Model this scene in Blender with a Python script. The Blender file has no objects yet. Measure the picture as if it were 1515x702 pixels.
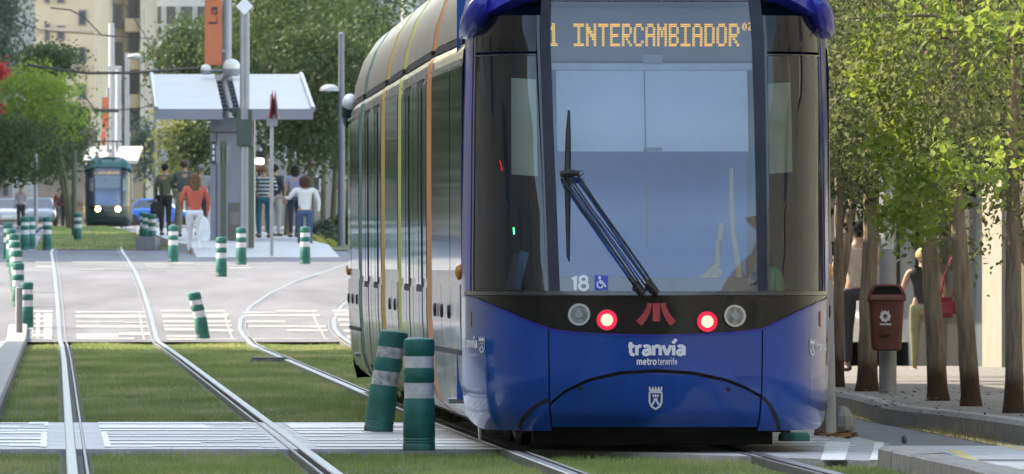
import bpy, bmesh, math, random
import numpy as np
from mathutils import Vector, Matrix
from mathutils.geometry import tessellate_polygon

random.seed(7)
RNG = np.random.default_rng(11)
C = bpy.context.scene.collection
scene = bpy.context.scene
PI = math.pi

# ------------------------------------------------------------------ survey of the street
LENS = 16000.0           # focal length in pixels of the 1515 px wide photograph
EYE = 1.16               # camera height above the near rails
HOR = 391.0              # level line of the photograph
STREET = 0.0421          # the street drifts left by this much per metre

PROFILE = [(-400, 0), (150, 0), (160, 0), (163, .04), (167, .2), (171, .38), (176, .54), (182, .72), (193, .985), (207, 1.21),
           (221, 1.395), (240, 1.55), (260, 1.68), (350, 2.2), (516, 2.93), (700, 3.75), (900, 4.7), (1600, 7.5)]

def zg(y):
    for (a, za), (b, zb) in zip(PROFILE, PROFILE[1:]):
        if y <= b:
            return za + (zb - za) * (y - a) / (b - a)
    return PROFILE[-1][1]

def X(px, d):
    return (px - 757.5) * d / LENS

def Z(py, d):
    return EYE + (HOR - py) * d / LENS

def UX(u, d):            # street coordinate -> world x
    return u - STREET * d

def depth(py):           # distance of the ground seen at a row of the photograph
    lo, hi = 50.0, 500.0
    for _ in range(50):
        m = (lo + hi) / 2
        if HOR - LENS * (zg(m) - EYE) / m > py:
            lo = m
        else:
            hi = m
    return lo

# ------------------------------------------------------------------ materials
MATS = {}

def nd(nt, t, **kw):
    n = nt.nodes.new(t)
    for k, v in kw.items():
        setattr(n, k, v)
    return n

def pm(name, col, rough=.6, metal=0.0, var=.15, scale=6.0, bump=0.0, bscale=None, coat=0.0, spec=.5, col2=None, stretch=None,
       trans=0.0, rvar=0.0, sheen=0.0):
    """Procedural surface: a base colour broken up by two octaves of noise, roughness variation and a fine bump."""
    if name in MATS:
        return MATS[name]
    m = bpy.data.materials.new(name)
    m.use_nodes = True
    nt = m.node_tree
    b = nt.nodes['Principled BSDF']
    b.inputs['Roughness'].default_value = rough
    b.inputs['Metallic'].default_value = metal
    b.inputs['Specular IOR Level'].default_value = spec
    b.inputs['Coat Weight'].default_value = coat
    b.inputs['Coat Roughness'].default_value = .04
    if sheen:
        b.inputs['Sheen Weight'].default_value = sheen
    tc = nd(nt, 'ShaderNodeTexCoord')
    mp = nd(nt, 'ShaderNodeMapping')
    if stretch:
        mp.inputs['Scale'].default_value = stretch
    nt.links.new(tc.outputs['Object'], mp.inputs['Vector'])
    no = nd(nt, 'ShaderNodeTexNoise')
    no.inputs['Scale'].default_value = scale
    no.inputs['Detail'].default_value = 6
    no.inputs['Roughness'].default_value = .65
    nt.links.new(mp.outputs['Vector'], no.inputs['Vector'])
    ra = nd(nt, 'ShaderNodeValToRGB')
    c = Vector(col)
    c2 = Vector(col2) if col2 else c * (1 + var)
    c1 = c * (1 - var) if not col2 else c
    ra.color_ramp.elements[0].color = (*c1, 1)
    ra.color_ramp.elements[1].color = (*c2, 1)
    ra.color_ramp.elements[0].position = .32
    ra.color_ramp.elements[1].position = .68
    nt.links.new(no.outputs['Fac'], ra.inputs['Fac'])
    nt.links.new(ra.outputs['Color'], b.inputs['Base Color'])
    if rvar:
        mr = nd(nt, 'ShaderNodeMapRange')
        mr.inputs['To Min'].default_value = max(0, rough - rvar)
        mr.inputs['To Max'].default_value = min(1, rough + rvar)
        nt.links.new(no.outputs['Fac'], mr.inputs['Value'])
        nt.links.new(mr.outputs['Result'], b.inputs['Roughness'])
    if bump:
        n2 = nd(nt, 'ShaderNodeTexNoise')
        n2.inputs['Scale'].default_value = bscale or scale * 6
        n2.inputs['Detail'].default_value = 4
        nt.links.new(mp.outputs['Vector'], n2.inputs['Vector'])
        bp = nd(nt, 'ShaderNodeBump')
        bp.inputs['Strength'].default_value = bump
        bp.inputs['Distance'].default_value = .02
        nt.links.new(n2.outputs['Fac'], bp.inputs['Height'])
        nt.links.new(bp.outputs['Normal'], b.inputs['Normal'])
    if trans:
        tr = nd(nt, 'ShaderNodeBsdfTranslucent')
        hs = nd(nt, 'ShaderNodeHueSaturation')
        hs.inputs['Hue'].default_value = .485
        hs.inputs['Value'].default_value = 1.7
        nt.links.new(ra.outputs['Color'], hs.inputs['Color'])
        nt.links.new(hs.outputs['Color'], tr.inputs['Color'])
        mx = nd(nt, 'ShaderNodeMixShader')
        mx.inputs['Fac'].default_value = trans
        nt.links.new(b.outputs['BSDF'], mx.inputs[1])
        nt.links.new(tr.outputs['BSDF'], mx.inputs[2])
        nt.links.new(mx.outputs['Shader'], nt.nodes['Material Output'].inputs['Surface'])
    MATS[name] = m
    return m

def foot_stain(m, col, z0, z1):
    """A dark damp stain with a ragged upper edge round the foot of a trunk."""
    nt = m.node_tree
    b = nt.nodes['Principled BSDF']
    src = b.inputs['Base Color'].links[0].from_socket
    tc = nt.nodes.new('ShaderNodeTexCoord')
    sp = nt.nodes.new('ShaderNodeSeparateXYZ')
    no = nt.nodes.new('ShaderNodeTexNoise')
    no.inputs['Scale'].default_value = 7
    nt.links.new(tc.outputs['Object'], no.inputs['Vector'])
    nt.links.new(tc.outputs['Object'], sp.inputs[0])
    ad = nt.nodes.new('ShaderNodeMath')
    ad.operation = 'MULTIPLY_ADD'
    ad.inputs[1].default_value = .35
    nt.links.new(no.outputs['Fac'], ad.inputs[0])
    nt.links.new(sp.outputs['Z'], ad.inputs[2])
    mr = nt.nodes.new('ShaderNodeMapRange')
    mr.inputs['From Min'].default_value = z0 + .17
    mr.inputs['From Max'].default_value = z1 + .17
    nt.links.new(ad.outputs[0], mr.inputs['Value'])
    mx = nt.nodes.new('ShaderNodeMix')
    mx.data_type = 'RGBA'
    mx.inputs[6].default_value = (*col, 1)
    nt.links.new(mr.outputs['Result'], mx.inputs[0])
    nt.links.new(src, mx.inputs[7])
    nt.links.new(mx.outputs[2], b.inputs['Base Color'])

def glow(name, col, strength):
    if name in MATS:
        return MATS[name]
    m = bpy.data.materials.new(name)
    m.use_nodes = True
    b = m.node_tree.nodes['Principled BSDF']
    b.inputs['Base Color'].default_value = (*col, 1)
    b.inputs['Emission Color'].default_value = (*col, 1)
    b.inputs['Emission Strength'].default_value = strength
    MATS[name] = m
    return m

def pane(name, tint, refl, rough=.02):
    """Window glass: tinted transparency under a mirror-like sheen that grows towards grazing angles."""
    if name in MATS:
        return MATS[name]
    m = bpy.data.materials.new(name)
    m.use_nodes = True
    nt = m.node_tree
    nt.nodes.remove(nt.nodes['Principled BSDF'])
    t = nd(nt, 'ShaderNodeBsdfTransparent')
    t.inputs['Color'].default_value = (*tint, 1)
    g = nd(nt, 'ShaderNodeBsdfGlossy')
    g.inputs['Roughness'].default_value = rough
    tc = nd(nt, 'ShaderNodeTexCoord')
    no = nd(nt, 'ShaderNodeTexNoise')
    no.inputs['Scale'].default_value = 1.1
    no.inputs['Detail'].default_value = 1
    nt.links.new(tc.outputs['Object'], no.inputs['Vector'])
    bp = nd(nt, 'ShaderNodeBump')
    bp.inputs['Strength'].default_value = .02
    bp.inputs['Distance'].default_value = .05
    nt.links.new(no.outputs['Fac'], bp.inputs['Height'])
    nt.links.new(bp.outputs['Normal'], g.inputs['Normal'])
    fr = nd(nt, 'ShaderNodeFresnel')
    fr.inputs['IOR'].default_value = 1.5
    mr = nd(nt, 'ShaderNodeMapRange')
    mr.inputs['From Min'].default_value = .04
    mr.inputs['From Max'].default_value = 1
    mr.inputs['To Min'].default_value = refl
    mr.inputs['To Max'].default_value = 1
    nt.links.new(fr.outputs['Fac'], mr.inputs['Value'])
    mx = nd(nt, 'ShaderNodeMixShader')
    nt.links.new(mr.outputs['Result'], mx.inputs['Fac'])
    nt.links.new(t.outputs['BSDF'], mx.inputs[1])
    nt.links.new(g.outputs['BSDF'], mx.inputs[2])
    nt.links.new(mx.outputs['Shader'], nt.nodes['Material Output'].inputs['Surface'])
    MATS[name] = m
    return m

# ------------------------------------------------------------------ mesh helpers
class MB:
    def __init__(self):
        self.v, self.f, self.mi = [], [], []
        self.cur = 0

    def add(self, vs, fs):
        o = len(self.v)
        self.v += [tuple(p) for p in vs]
        self.f += [tuple(i + o for i in f) for f in fs]
        self.mi += [self.cur] * len(fs)
        return self

    def box(self, x0, x1, y0, y1, z0, z1, M=None):
        vs = [Vector((x, y, z)) for x in (x0, x1) for y in (y0, y1) for z in (z0, z1)]
        if M is not None:
            vs = [M @ p for p in vs]
        return self.add(vs, [(0, 1, 3, 2), (4, 6, 7, 5), (0, 4, 5, 1), (2, 3, 7, 6), (0, 2, 6, 4), (1, 5, 7, 3)])

    def tube(self, pts, rad, n=8, caps=True):
        pts = [Vector(p) for p in pts]
        if not isinstance(rad, (list, tuple)):
            rad = [rad] * len(pts)
        rings, up = [], Vector((0, 0, 1))
        vs = []
        for i, p in enumerate(pts):
            a = pts[max(i - 1, 0)]
            b = pts[min(i + 1, len(pts) - 1)]
            t = (b - a).normalized()
            r = t.cross(up if abs(t.z) < .95 else Vector((0, 1, 0))).normalized()
            q = r.cross(t)
            for k in range(n):
                an = 2 * PI * k / n
                vs.append(p + (r * math.cos(an) + q * math.sin(an)) * rad[i])
        fs = []
        for i in range(len(pts) - 1):
            for k in range(n):
                fs.append((i * n + k, i * n + (k + 1) % n, (i + 1) * n + (k + 1) % n, (i + 1) * n + k))
        if caps:
            fs.append(tuple(range(n - 1, -1, -1)))
            fs.append(tuple(range((len(pts) - 1) * n, len(pts) * n)))
        return self.add(vs, fs)

    def lathe(self, prof, n=20, M=None, c=(0, 0, 0)):
        vs, fs = [], []
        for r, z in prof:
            for k in range(n):
                an = 2 * PI * k / n
                p = Vector((c[0] + r * math.cos(an), c[1] + r * math.sin(an), c[2] + z))
                vs.append(M @ p if M is not None else p)
        for i in range(len(prof) - 1):
            for k in range(n):
                fs.append((i * n + k, i * n + (k + 1) % n, (i + 1) * n + (k + 1) % n, (i + 1) * n + k))
        fs.append(tuple(range(n - 1, -1, -1)))
        fs.append(tuple(range((len(prof) - 1) * n, len(prof) * n)))
        return self.add(vs, fs)

    def grid(self, rows, close=False):
        n = len(rows[0])
        vs = [p for r in rows for p in r]
        fs = []
        for i in range(len(rows) - 1):
            for k in range(n - 1 if not close else n):
                fs.append((i * n + k, i * n + (k + 1) % n, (i + 1) * n + (k + 1) % n, (i + 1) * n + k))
        return self.add(vs, fs)

    def ball(self, c, r, n=12, m=8, M=None):
        rx, ry, rz = r if isinstance(r, (list, tuple)) else (r, r, r)
        rows = []
        for i in range(m + 1):
            ph = -PI / 2 + PI * i / m
            rows.append([Vector((c[0] + rx * math.cos(ph) * math.cos(2 * PI * k / n), c[1] + ry * math.cos(ph) * math.sin(2 * PI * k / n),
                                 c[2] + rz * math.sin(ph))) for k in range(n)])
        if M is not None:
            rows = [[M @ p for p in r_] for r_ in rows]
        return self.grid(rows, True)

    def build(self, name, mat, parent=None, smooth=True, bevel=0.0, auto=35):
        me = bpy.data.meshes.new(name)
        me.from_pydata(self.v, [], self.f)
        mats = mat if isinstance(mat, (list, tuple)) else [mat]
        for m in mats:
            me.materials.append(m)
        if len(mats) > 1:
            for p, i in zip(me.polygons, self.mi):
                p.material_index = i
        bm = bmesh.new()
        bm.from_mesh(me)
        bmesh.ops.remove_doubles(bm, verts=bm.verts, dist=1e-5)
        if bevel:
            es = [e for e in bm.edges if len(e.link_faces) == 2 and e.calc_face_angle(0) > .6]
            bmesh.ops.bevel(bm, geom=es, offset=bevel, segments=2, affect='EDGES', clamp_overlap=True)
        bmesh.ops.recalc_face_normals(bm, faces=bm.faces)
        for e in bm.edges:
            if len(e.link_faces) == 2 and e.calc_face_angle(0) > math.radians(auto):
                e.smooth = False
        for f in bm.faces:
            f.smooth = smooth
        bm.to_mesh(me)
        bm.free()
        o = bpy.data.objects.new(name, me)
        C.objects.link(o)
        if parent is not None:
            o.parent = parent
        return o

def tag(o, label=None, cat=None, group=None, kind=None):
    if label:
        o['label'] = label
    if cat:
        o['category'] = cat
    if group:
        o['group'] = group
    if kind:
        o['kind'] = kind
    return o

def empty(name, loc, rz=0.0, label=None, cat=None, group=None):
    o = bpy.data.objects.new(name, None)
    C.objects.link(o)
    o.location = loc
    o.rotation_euler = (0, 0, rz)
    o.empty_display_size = .2
    return tag(o, label, cat, group)

def children(o):
    return [c for c in bpy.data.objects if c.parent is o]

def copy_tree(o, parent=None):
    c = o.copy()
    C.objects.link(c)
    c.parent = parent
    for ch in children(o):
        copy_tree(ch, c)
    return c

def quick(name, v, f, mat, parent=None, smooth=False):
    """Fast mesh from numpy arrays (thousands of leaves or blades of one plant)."""
    me = bpy.data.meshes.new(name)
    k = f.shape[1]
    me.vertices.add(len(v))
    me.vertices.foreach_set('co', v.astype(np.float32).ravel())
    me.loops.add(f.size)
    me.loops.foreach_set('vertex_index', f.astype(np.int32).ravel())
    me.polygons.add(len(f))
    me.polygons.foreach_set('loop_start', np.arange(0, f.size, k, dtype=np.int32))
    me.update(calc_edges=True)
    me.materials.append(mat)
    me.validate()
    o = bpy.data.objects.new(name, me)
    C.objects.link(o)
    if parent is not None:
        o.parent = parent
    return o

def arc(cx, cy, rx, ry, a0, a1, n=9):
    return [(cx + rx * math.cos(math.radians(a0 + (a1 - a0) * k / n)), cy + ry * math.sin(math.radians(a0 + (a1 - a0) * k / n))) for k in range(n + 1)]
# plain sans letters drawn as strokes: (advance, polylines); x-height .72, cap height 1
GLYPH = {
    't': (.50, [[(.18, .95), (.18, .22), (.24, .07), (.36, .04), (.44, .06)], [(.02, .66), (.44, .66)]]),
    'r': (.46, [[(.10, 0), (.10, .72)], [(.10, .44), (.16, .60), (.28, .66), (.42, .65)]]),
    'a': (.68, [[(.10, .60), (.22, .67), (.38, .67), (.50, .58), (.52, .45), (.52, 0)], [(.52, .40), (.30, .38), (.14, .32), (.09, .20), (.14, .08), (.27, .04), (.42, .10), (.52, .22)]]),
    'n': (.70, [[(.10, 0), (.10, .72)], [(.10, .46), (.18, .60), (.32, .67), (.46, .64), (.54, .52), (.55, .40), (.55, 0)]]),
    'v': (.64, [[(.03, .72), (.30, .02)], [(.30, .02), (.57, .72)]]),
    'í': (.30, [[(.12, 0), (.12, .72)], [(.05, .86), (.30, 1.16)]]),
    'm': (1.0, [[(.10, 0), (.10, .72)], [(.10, .50), (.20, .65), (.34, .66), (.45, .56), (.46, .40), (.46, 0)], [(.46, .50), (.56, .65), (.70, .66), (.81, .56), (.82, .40), (.82, 0)]]),
    'e': (.66, [[(.09, .37), (.56, .37)] + arc(.33, .36, .23, .31, 2, 318, 12)]),
    'o': (.70, [arc(.34, .36, .25, .31, 0, 360, 14)]),
    'i': (.28, [[(.12, 0), (.12, .72)], [(.12, .88), (.12, .98)]]),
    'f': (.46, [[(.18, 0), (.18, .80), (.26, .94), (.42, .95)], [(.02, .66), (.40, .66)]]),
    '1': (.50, [[(.08, .76), (.30, .96), (.30, 0)]]),
    '8': (.74, [arc(.36, .74, .23, .21, 0, 360, 14), arc(.36, .27, .28, .26, 0, 360, 14)]),
    'L': (.62, [[(.12, 1), (.12, .05), (.55, .05)]]),
    'P': (.72, [[(.12, 0), (.12, .95), (.40, .95), (.56, .86), (.60, .70), (.56, .54), (.40, .45), (.12, .45)]]),
    'z': (.58, [[(.06, .66), (.50, .66), (.06, .05), (.52, .05)]]),
    ' ': (.35, []),
}
def lettering(body, wt):
    """Stroke lettering as quads in a box 0..1 wide and 0..1 high (cap height 1)."""
    tot = sum(GLYPH[c][0] for c in body)
    x, V, T, lay = 0.0, [], [], []
    for ch in body:
        adv, lines = GLYPH[ch]
        for li, pl in enumerate(lines):
            n = len(pl)
            L, R = [], []
            closed = pl[0] == pl[-1] or (abs(pl[0][0] - pl[-1][0]) < 1e-6 and abs(pl[0][1] - pl[-1][1]) < 1e-6)
            for i, (px_, py_) in enumerate(pl):
                a = pl[i - 1] if i else (pl[-2] if closed else pl[0])
                b = pl[i + 1] if i < n - 1 else (pl[1] if closed else pl[-1])
                d = Vector((b[0] - a[0], b[1] - a[1])).normalized()
                k = 1.0
                if 0 < i < n - 1 or closed:
                    d0 = Vector((px_ - a[0], py_ - a[1])).normalized()
                    k = min(1.5, 1 / max(.4, abs(d.dot(d0))))
                L.append(((x + px_ - d.y * wt / 2 * k), py_ + d.x * wt / 2 * k))
                R.append(((x + px_ + d.y * wt / 2 * k), py_ - d.x * wt / 2 * k))
            o = len(V)
            V += L + R
            lay += [li] * (2 * n)
            T += [(o + i, o + i + 1, o + n + i + 1, o + n + i) for i in range(n - 1)]
        x += adv
    x0, x1 = min(p[0] for p in V), max(p[0] for p in V)
    return [((p[0] - x0) / (x1 - x0), p[1]) for p in V], T, lay

# ------------------------------------------------------------------ camera, world, sun
cam_d = bpy.data.cameras.new('camera')
cam = bpy.data.objects.new('camera', cam_d)
C.objects.link(cam)
cam.location = (0, 0, EYE)
cam.rotation_euler = (PI / 2, 0, 0)
cam_d.sensor_width = 36
cam_d.lens = LENS / 1515 * 36
cam_d.shift_y = (HOR - 351) / 1515
cam_d.clip_start = .5
cam_d.clip_end = 4000
cam_d.dof.use_dof = True
cam_d.dof.focus_distance = 68
cam_d.dof.aperture_fstop = 24
scene.camera = cam

SUN = Vector((-.85, .35, .80)).normalized()
w = bpy.data.worlds.new('World')
scene.world = w
w.use_nodes = True
nt = w.node_tree
sky = nt.nodes.new('ShaderNodeTexSky')
sky.sky_type = 'NISHITA'
sky.sun_disc = False
sky.sun_elevation = math.asin(SUN.z)
sky.sun_rotation = math.atan2(SUN.x, SUN.y)
sky.air_density = 1.3
sky.dust_density = 1.5
nt.links.new(sky.outputs['Color'], nt.nodes['Background'].inputs['Color'])
nt.nodes['Background'].inputs['Strength'].default_value = .15
sl = bpy.data.lights.new('sun', 'SUN')
sl.energy = 2.0
sl.angle = math.radians(.6)
sl.color = (1, .93, .82)
so = bpy.data.objects.new('sun', sl)
C.objects.link(so)
so.rotation_euler = SUN.to_track_quat('Z', 'Y').to_euler()
scene.view_settings.view_transform = 'Standard'
scene.view_settings.look = 'None'
scene.view_settings.gamma = 1
scene.view_settings.exposure = 2.25
scene.view_settings.use_white_balance = True
scene.view_settings.white_balance_temperature = 7650
scene.view_settings.white_balance_tint = 8
scene.cycles.use_denoising = True
scene.cycles.max_bounces = 8
scene.cycles.transparent_max_bounces = 16
scene.cycles.volume_bounces = 0
# ------------------------------------------------------------------ ground, roads, paving
def street_sheet(name, u0, u1, ys, dz, mat, thick=0.0, zf=zg, nu=1):
    """A sheet that follows the rise of the street; with thick > 0 it is a slab with sides."""
    m = MB()
    f0 = u0 if callable(u0) else (lambda y: u0)
    f1 = u1 if callable(u1) else (lambda y: u1)
    top = [[(UX(f0(y) + (f1(y) - f0(y)) * k / nu, y), y, zf(y) + dz) for k in range(nu + 1)] for y in ys]
    m.grid(top)
    if thick:
        for k in (0, nu):
            m.grid([[(r[k][0], r[k][1], r[k][2]), (r[k][0], r[k][1], r[k][2] - thick)] for r in top])
        for r in (top[0], top[-1]):
            m.grid([[p for p in r], [(p[0], p[1], p[2] - thick) for p in r]])
    return m.build(name, mat, smooth=False)

def steps(a, b, n):
    return [a + (b - a) * i / n for i in range(n + 1)]

asphalt = pm('asphalt', (.15, .15, .16), .62, var=.25, scale=1.2, bump=.25, bscale=60, rvar=.12)
road_pale = pm('pale_road_surface', (.155, .156, .172), .92, var=.22, scale=.9, bump=.1, bscale=40, stretch=(.8, .16, 1), spec=.12)
concrete = pm('paving_concrete', (.34, .335, .33), .7, var=.18, scale=2.5, bump=.3, bscale=50)
kerb_mat = pm('kerb_granite', (.27, .26, .245), .75, var=.22, scale=7, bump=.4, bscale=70)
paint_white = pm('road_paint', (.27, .27, .265), .8, var=.35, scale=3.5, bump=.1, spec=.2)
strip_paint = pm('strip_paint', (.70, .70, .69), .6, var=.3, scale=3.5, bump=.1, stretch=(.4, 1, 1))
paint_worn = pm('worn_road_paint', (.52, .52, .53), .6, var=.3, scale=5)
paint_yellow = pm('yellow_road_paint', (.60, .47, .18), .6, var=.3, scale=6)
soil = pm('turf_soil', (.065, .07, .03), .95, var=.4, scale=4, col2=(.09, .10, .035))
strip_mat = pm('crossing_setts', (.38, .375, .38), .6, var=.38, scale=2.2, bump=.3, bscale=30, stretch=(.5, 1.6, 1), rvar=.12)
plat_mat = pm('platform_paving', (.30, .295, .295), .6, var=.1, scale=1.0, bump=.1)

# the ground: one sheet out to the horizon, following the rise of the street
def drop(u, y):
    t = min(max((y - 88) / 50, 0), 1) * min(max((u - 5.6) / .8, 0), 1)
    return .55 * t
gm = MB()
us = [-900, -120, -30, -12, -8, -4, -.8, 0, 3, 5.5, 6.5, 9, 16, 40, 140, 900]
yv = [-400, -100, 0, 40, 60, 80, 95, 110, 125, 140, 155, 160, 163, 167, 171, 176, 182, 193, 207, 221, 240, 260, 350, 516, 700, 900, 1600]
gm.grid([[(UX(u, y), y, zg(y) - .11 - (drop(u, y) if y < 200 else 0)) for u in us] for y in yv])
tag(gm.build('ground', asphalt, smooth=False), kind='structure')

ys_near = [-60, 0, 40, 55, 67, 80, 100, 130, 160]
tag(street_sheet('side_road', 5.04, 5.362, [-40, 40, 62.6], -.021, asphalt), kind='structure')
tag(street_sheet('turf_bed', -.44, 4.82, [-40, 20, 50, 62.5, 67.7], -.045, soil), kind='structure')
tag(street_sheet('turf_bed', -.44, 5.30, [79.2, 100, 130, 160.4], -.045, soil), kind='structure')
ys_road = [160.4, 163, 167, 171, 176, 182, 187, 193, 200, 207, 214, 221, 228]
tag(street_sheet('intersection_road', -9, 40, ys_road, 0, road_pale), kind='structure')
tag(street_sheet('side_road', -9, -.745, [-40, 40, 80, 120, 160.4], 0.004, concrete), kind='structure')
tag(street_sheet('side_road', 5.36, 6.275, [-40, 40, 60, 68, 80, 100, 130, 160], -.02, asphalt), kind='structure')
tag(street_sheet('far_road', -9, -.75, [228, 240, 260, 300, 350, 430, 516, 700], -.01, road_pale), kind='structure')
tag(street_sheet('far_road', 5.75, 30, [228, 240, 260, 300, 350, 430, 516, 700], -.01, road_pale), kind='structure')

# paved crossing between the two lawns, skewed at its right end
sm = MB()
def near_edge(u):
    return 67.8 - max(0, u - 3.0) * 2.2
uu = steps(-2.2, 5.3, 15)
sm.grid([[(UX(u, near_edge(u)), near_edge(u), 0) for u in uu], [(UX(u, 79.2), 79.2, 0) for u in uu]])
sm.grid([[(UX(u, near_edge(u)), near_edge(u), 0) for u in uu], [(UX(u, near_edge(u)), near_edge(u), -.1) for u in uu]])
sm.grid([[(UX(u, 79.2), 79.2, 0) for u in uu], [(UX(u, 79.2), 79.2, -.1) for u in uu]])
tag(sm.build('paved_crossing', strip_mat, smooth=False), kind='structure')
tag(street_sheet('paved_crossing', 5.3, 5.362, [69.5, 79.2], 0.0, strip_mat), kind='structure')

# painted lines: rows across the paving, with brackets beside the rails
def lines_across(name, y0, y1, n, u0, u1, gaps, dz, wob=.45, fill=.5, mat=paint_white, zf=zg):
    m = MB()
    pitch = (y1 - y0) / n
    for i in range(n):
        y = y0 + pitch * i
        a = u0
        while a < u1:
            ln = random.uniform(.25, 1.6)
            b = min(a + ln, u1)
            cut = [g for g in gaps if g[0] < b and g[1] > a]
            if cut:
                g = cut[0]
                if a < g[0] - .03:
                    b = g[0]
                else:
                    a = g[1]
                    continue
            if random.random() < .9:
                h = pitch * fill * random.uniform(.35, 1.3)
                y_a = y + random.uniform(0, wob) * pitch
                m.add([(UX(a, y_a), y_a, zf(y_a) + dz), (UX(b, y_a), y_a, zf(y_a) + dz),
                       (UX(b, y_a + h), y_a + h, zf(y_a + h) + dz), (UX(a, y_a + h), y_a + h, zf(y_a + h) + dz)], [(0, 1, 2, 3)])
            a = b + random.uniform(.0, .02)
    return m
LT0, LT1 = .10, 1.535                     # left track rails (street coordinate)
RT0, RT1 = 2.83, 4.265                    # right track rails
rail_gaps = [(LT0 - .2, LT0 + .24), (LT1 - .24, LT1 + .2), (RT0 - .2, RT0 + .24), (RT1 - .24, RT1 + .2)]
sgaps = [(LT0 - .16, LT0 + .2), (LT1 - .12, LT1 + .12), (RT0 - .12, RT0 + .12), (RT1 - .12, RT1 + .12)]
m = lines_across('road_marking', 68.4, 77.5, 7, -2.1, 5.1, sgaps, .004, fill=.50)
m2 = lines_across('road_marking', 76.2, 79.0, 3, -2.1, 5.1, sgaps, .0048, fill=.9)
m.add(m2.v, m2.f)
for g in rail_gaps:
    if g[0] > 1:
        continue
    for a, b in ((g[0] - .005, g[0] + .035), (g[1] - .035, g[1] + .005)):
        m.add([(UX(a, 68.4), 68.4, .0052), (UX(b, 68.4), 68.4, .0052), (UX(b, 74.5), 74.5, .0052), (UX(a, 74.5), 74.5, .0052)], [(0, 1, 2, 3)])
for p0, p1 in ((1214, 1256), (1287, 1306)):        # white bars beside the kerb at the right
    m.add([(X(p0, 63.8), 63.8, .0045), (X(p1 - 6, 63.8), 63.8, .0045), (X(p1 + 2, 70.2), 70.2, .0045), (X(p0 + 8, 70.2), 70.2, .0045)], [(0, 1, 2, 3)])
tag(m.build('crossing_markings', strip_paint, smooth=False), kind='structure')
m = lines_across('road_marking', 161.6, 172.5, 7, -.4, 9, sgaps, .006, fill=.62)
for g in rail_gaps:
    for a, b in ((g[0] - .0, g[0] + .03),):
        for ya, yb in zip([161.5, 163, 167], [163, 167, 171]):
            m.add([(UX(a, ya), ya, zg(ya) + .0065), (UX(b, ya), ya, zg(ya) + .0065), (UX(b, yb), yb, zg(yb) + .0065), (UX(a, yb), yb, zg(yb) + .0065)], [(0, 1, 2, 3)])
for a, b in ((-.42, -.36), (-.32, -.26), (-.2, .03 - .12)):
    for ya, yb in zip([162, 163, 167], [163, 167, 171]):
        m.add([(UX(a, ya), ya, zg(ya) + .0068), (UX(b, ya), ya, zg(ya) + .0068), (UX(b, yb), yb, zg(yb) + .0068), (UX(a, yb), yb, zg(yb) + .0068)], [(0, 1, 2, 3)])
m2 = lines_across('road_marking', 196.5, 206.5, 5, -.4, 12, sgaps[:2] + [(3.6, 6.6)], .006, fill=.55)
m.add(m2.v, m2.f)
tag(m.build('road_markings', paint_white, smooth=False), kind='structure')
m = MB()
for (pa, ya, pb, yb, wd) in ((1400, 662, 1428, 678, 20), (1412, 684, 1456, 704, 26)):
    da, db = EYE * LENS / (ya - HOR), EYE * LENS / (yb - HOR)
    m.add([(X(pa, da), da, -.014), (X(pa + wd, da), da, -.014), (X(pb + wd, db), db, -.014), (X(pb, db), db, -.014)], [(0, 1, 2, 3)])
m.grid([[(UX(6.10, y), y, -.0155), (UX(6.20, y), y, -.0155)] for y in (50, 70, 90, 120)])
tag(m.build('yellow_markings', paint_yellow, smooth=False), kind='structure')
m = MB()                                           # pale patch of the lane by the kerb end
for (p0, p1, q0, q1) in ((1290, 1520, 656, 676), (1380, 1520, 679, 690)):
    da, db = EYE * LENS / (q0 - HOR), EYE * LENS / (q1 - HOR)
    m.add([(X(p0 - 30, da), da, -.0165), (X(p1, da), da, -.0165), (X(p1, db), db, -.0165), (X(p0 + 40, db), db, -.0165)], [(0, 1, 2, 3)])
tag(m.build('lane_patch', pm('pale_lane', (.45, .45, .46), .55, var=.2, scale=3), smooth=False), kind='structure')

# kerbs and pavement on the right
def zp(y):
    return .13 if y < 92 else max(.13 - .0065 * (y - 92), -.4)
def ku(y):                                          # inner line of the pavement kerb, with its bulge
    return 6.28 - .16 * math.exp(-((y - 79) / 3.5) ** 2) + .05 * math.sin(y * .21)
ysk = steps(40, 150, 74)
m = MB()
for i in range(len(ysk) - 1):
    a, b = ysk[i], ysk[i + 1] - .015
    rows = []
    for y in (a, b):
        t = zp(y)
        rows.append([Vector((UX(ku(y), y), y, t - .34)), Vector((UX(ku(y), y), y, t - .03)), Vector((UX(ku(y) + .025, y), y, t)),
                     Vector((UX(ku(y) + .15, y), y, t)), Vector((UX(ku(y) + .15, y), y, t - .3))])
    m.grid(rows)
    m.add(rows[0], [(0, 1, 2, 3, 4)])
tag(m.build('pavement_kerb', kerb_mat, smooth=False), kind='structure')
tag(street_sheet('pavement', lambda y: ku(y) + .155, 14.0, ysk, -.006, pm('pavement_setts', (.20, .19, .175), .8, var=.3, scale=9, bump=.6, bscale=40, spec=.2), zf=zp), kind='structure')
m = MB()                                            # broken end of the raised kerb island
kp = ((4.80, -.1), (4.81, .075), (4.83, .09), (5.00, .095), (5.04, .085), (5.05, -.1))
for y0_, y1_ in ((40, 52), (52, 57), (57, 59.4), (59.41, 60.9), (60.92, 62.3), (62.32, 63.3)):
    o0 = random.uniform(-.012, .012)
    r0_, r1_ = [[(UX(a, y) + o0, y, z + random.uniform(-.004, .004)) for a, z in kp] for y in (y0_, y1_)]
    m.grid([r0_, r1_])
    m.add(r0_, [tuple(range(6))])
    m.add(r1_, [tuple(range(6))])
tag(m.build('island_kerb', pm('stained_kerb', (.21, .205, .195), .8, var=.35, scale=9, bump=.6), smooth=False), kind='structure')
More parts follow.
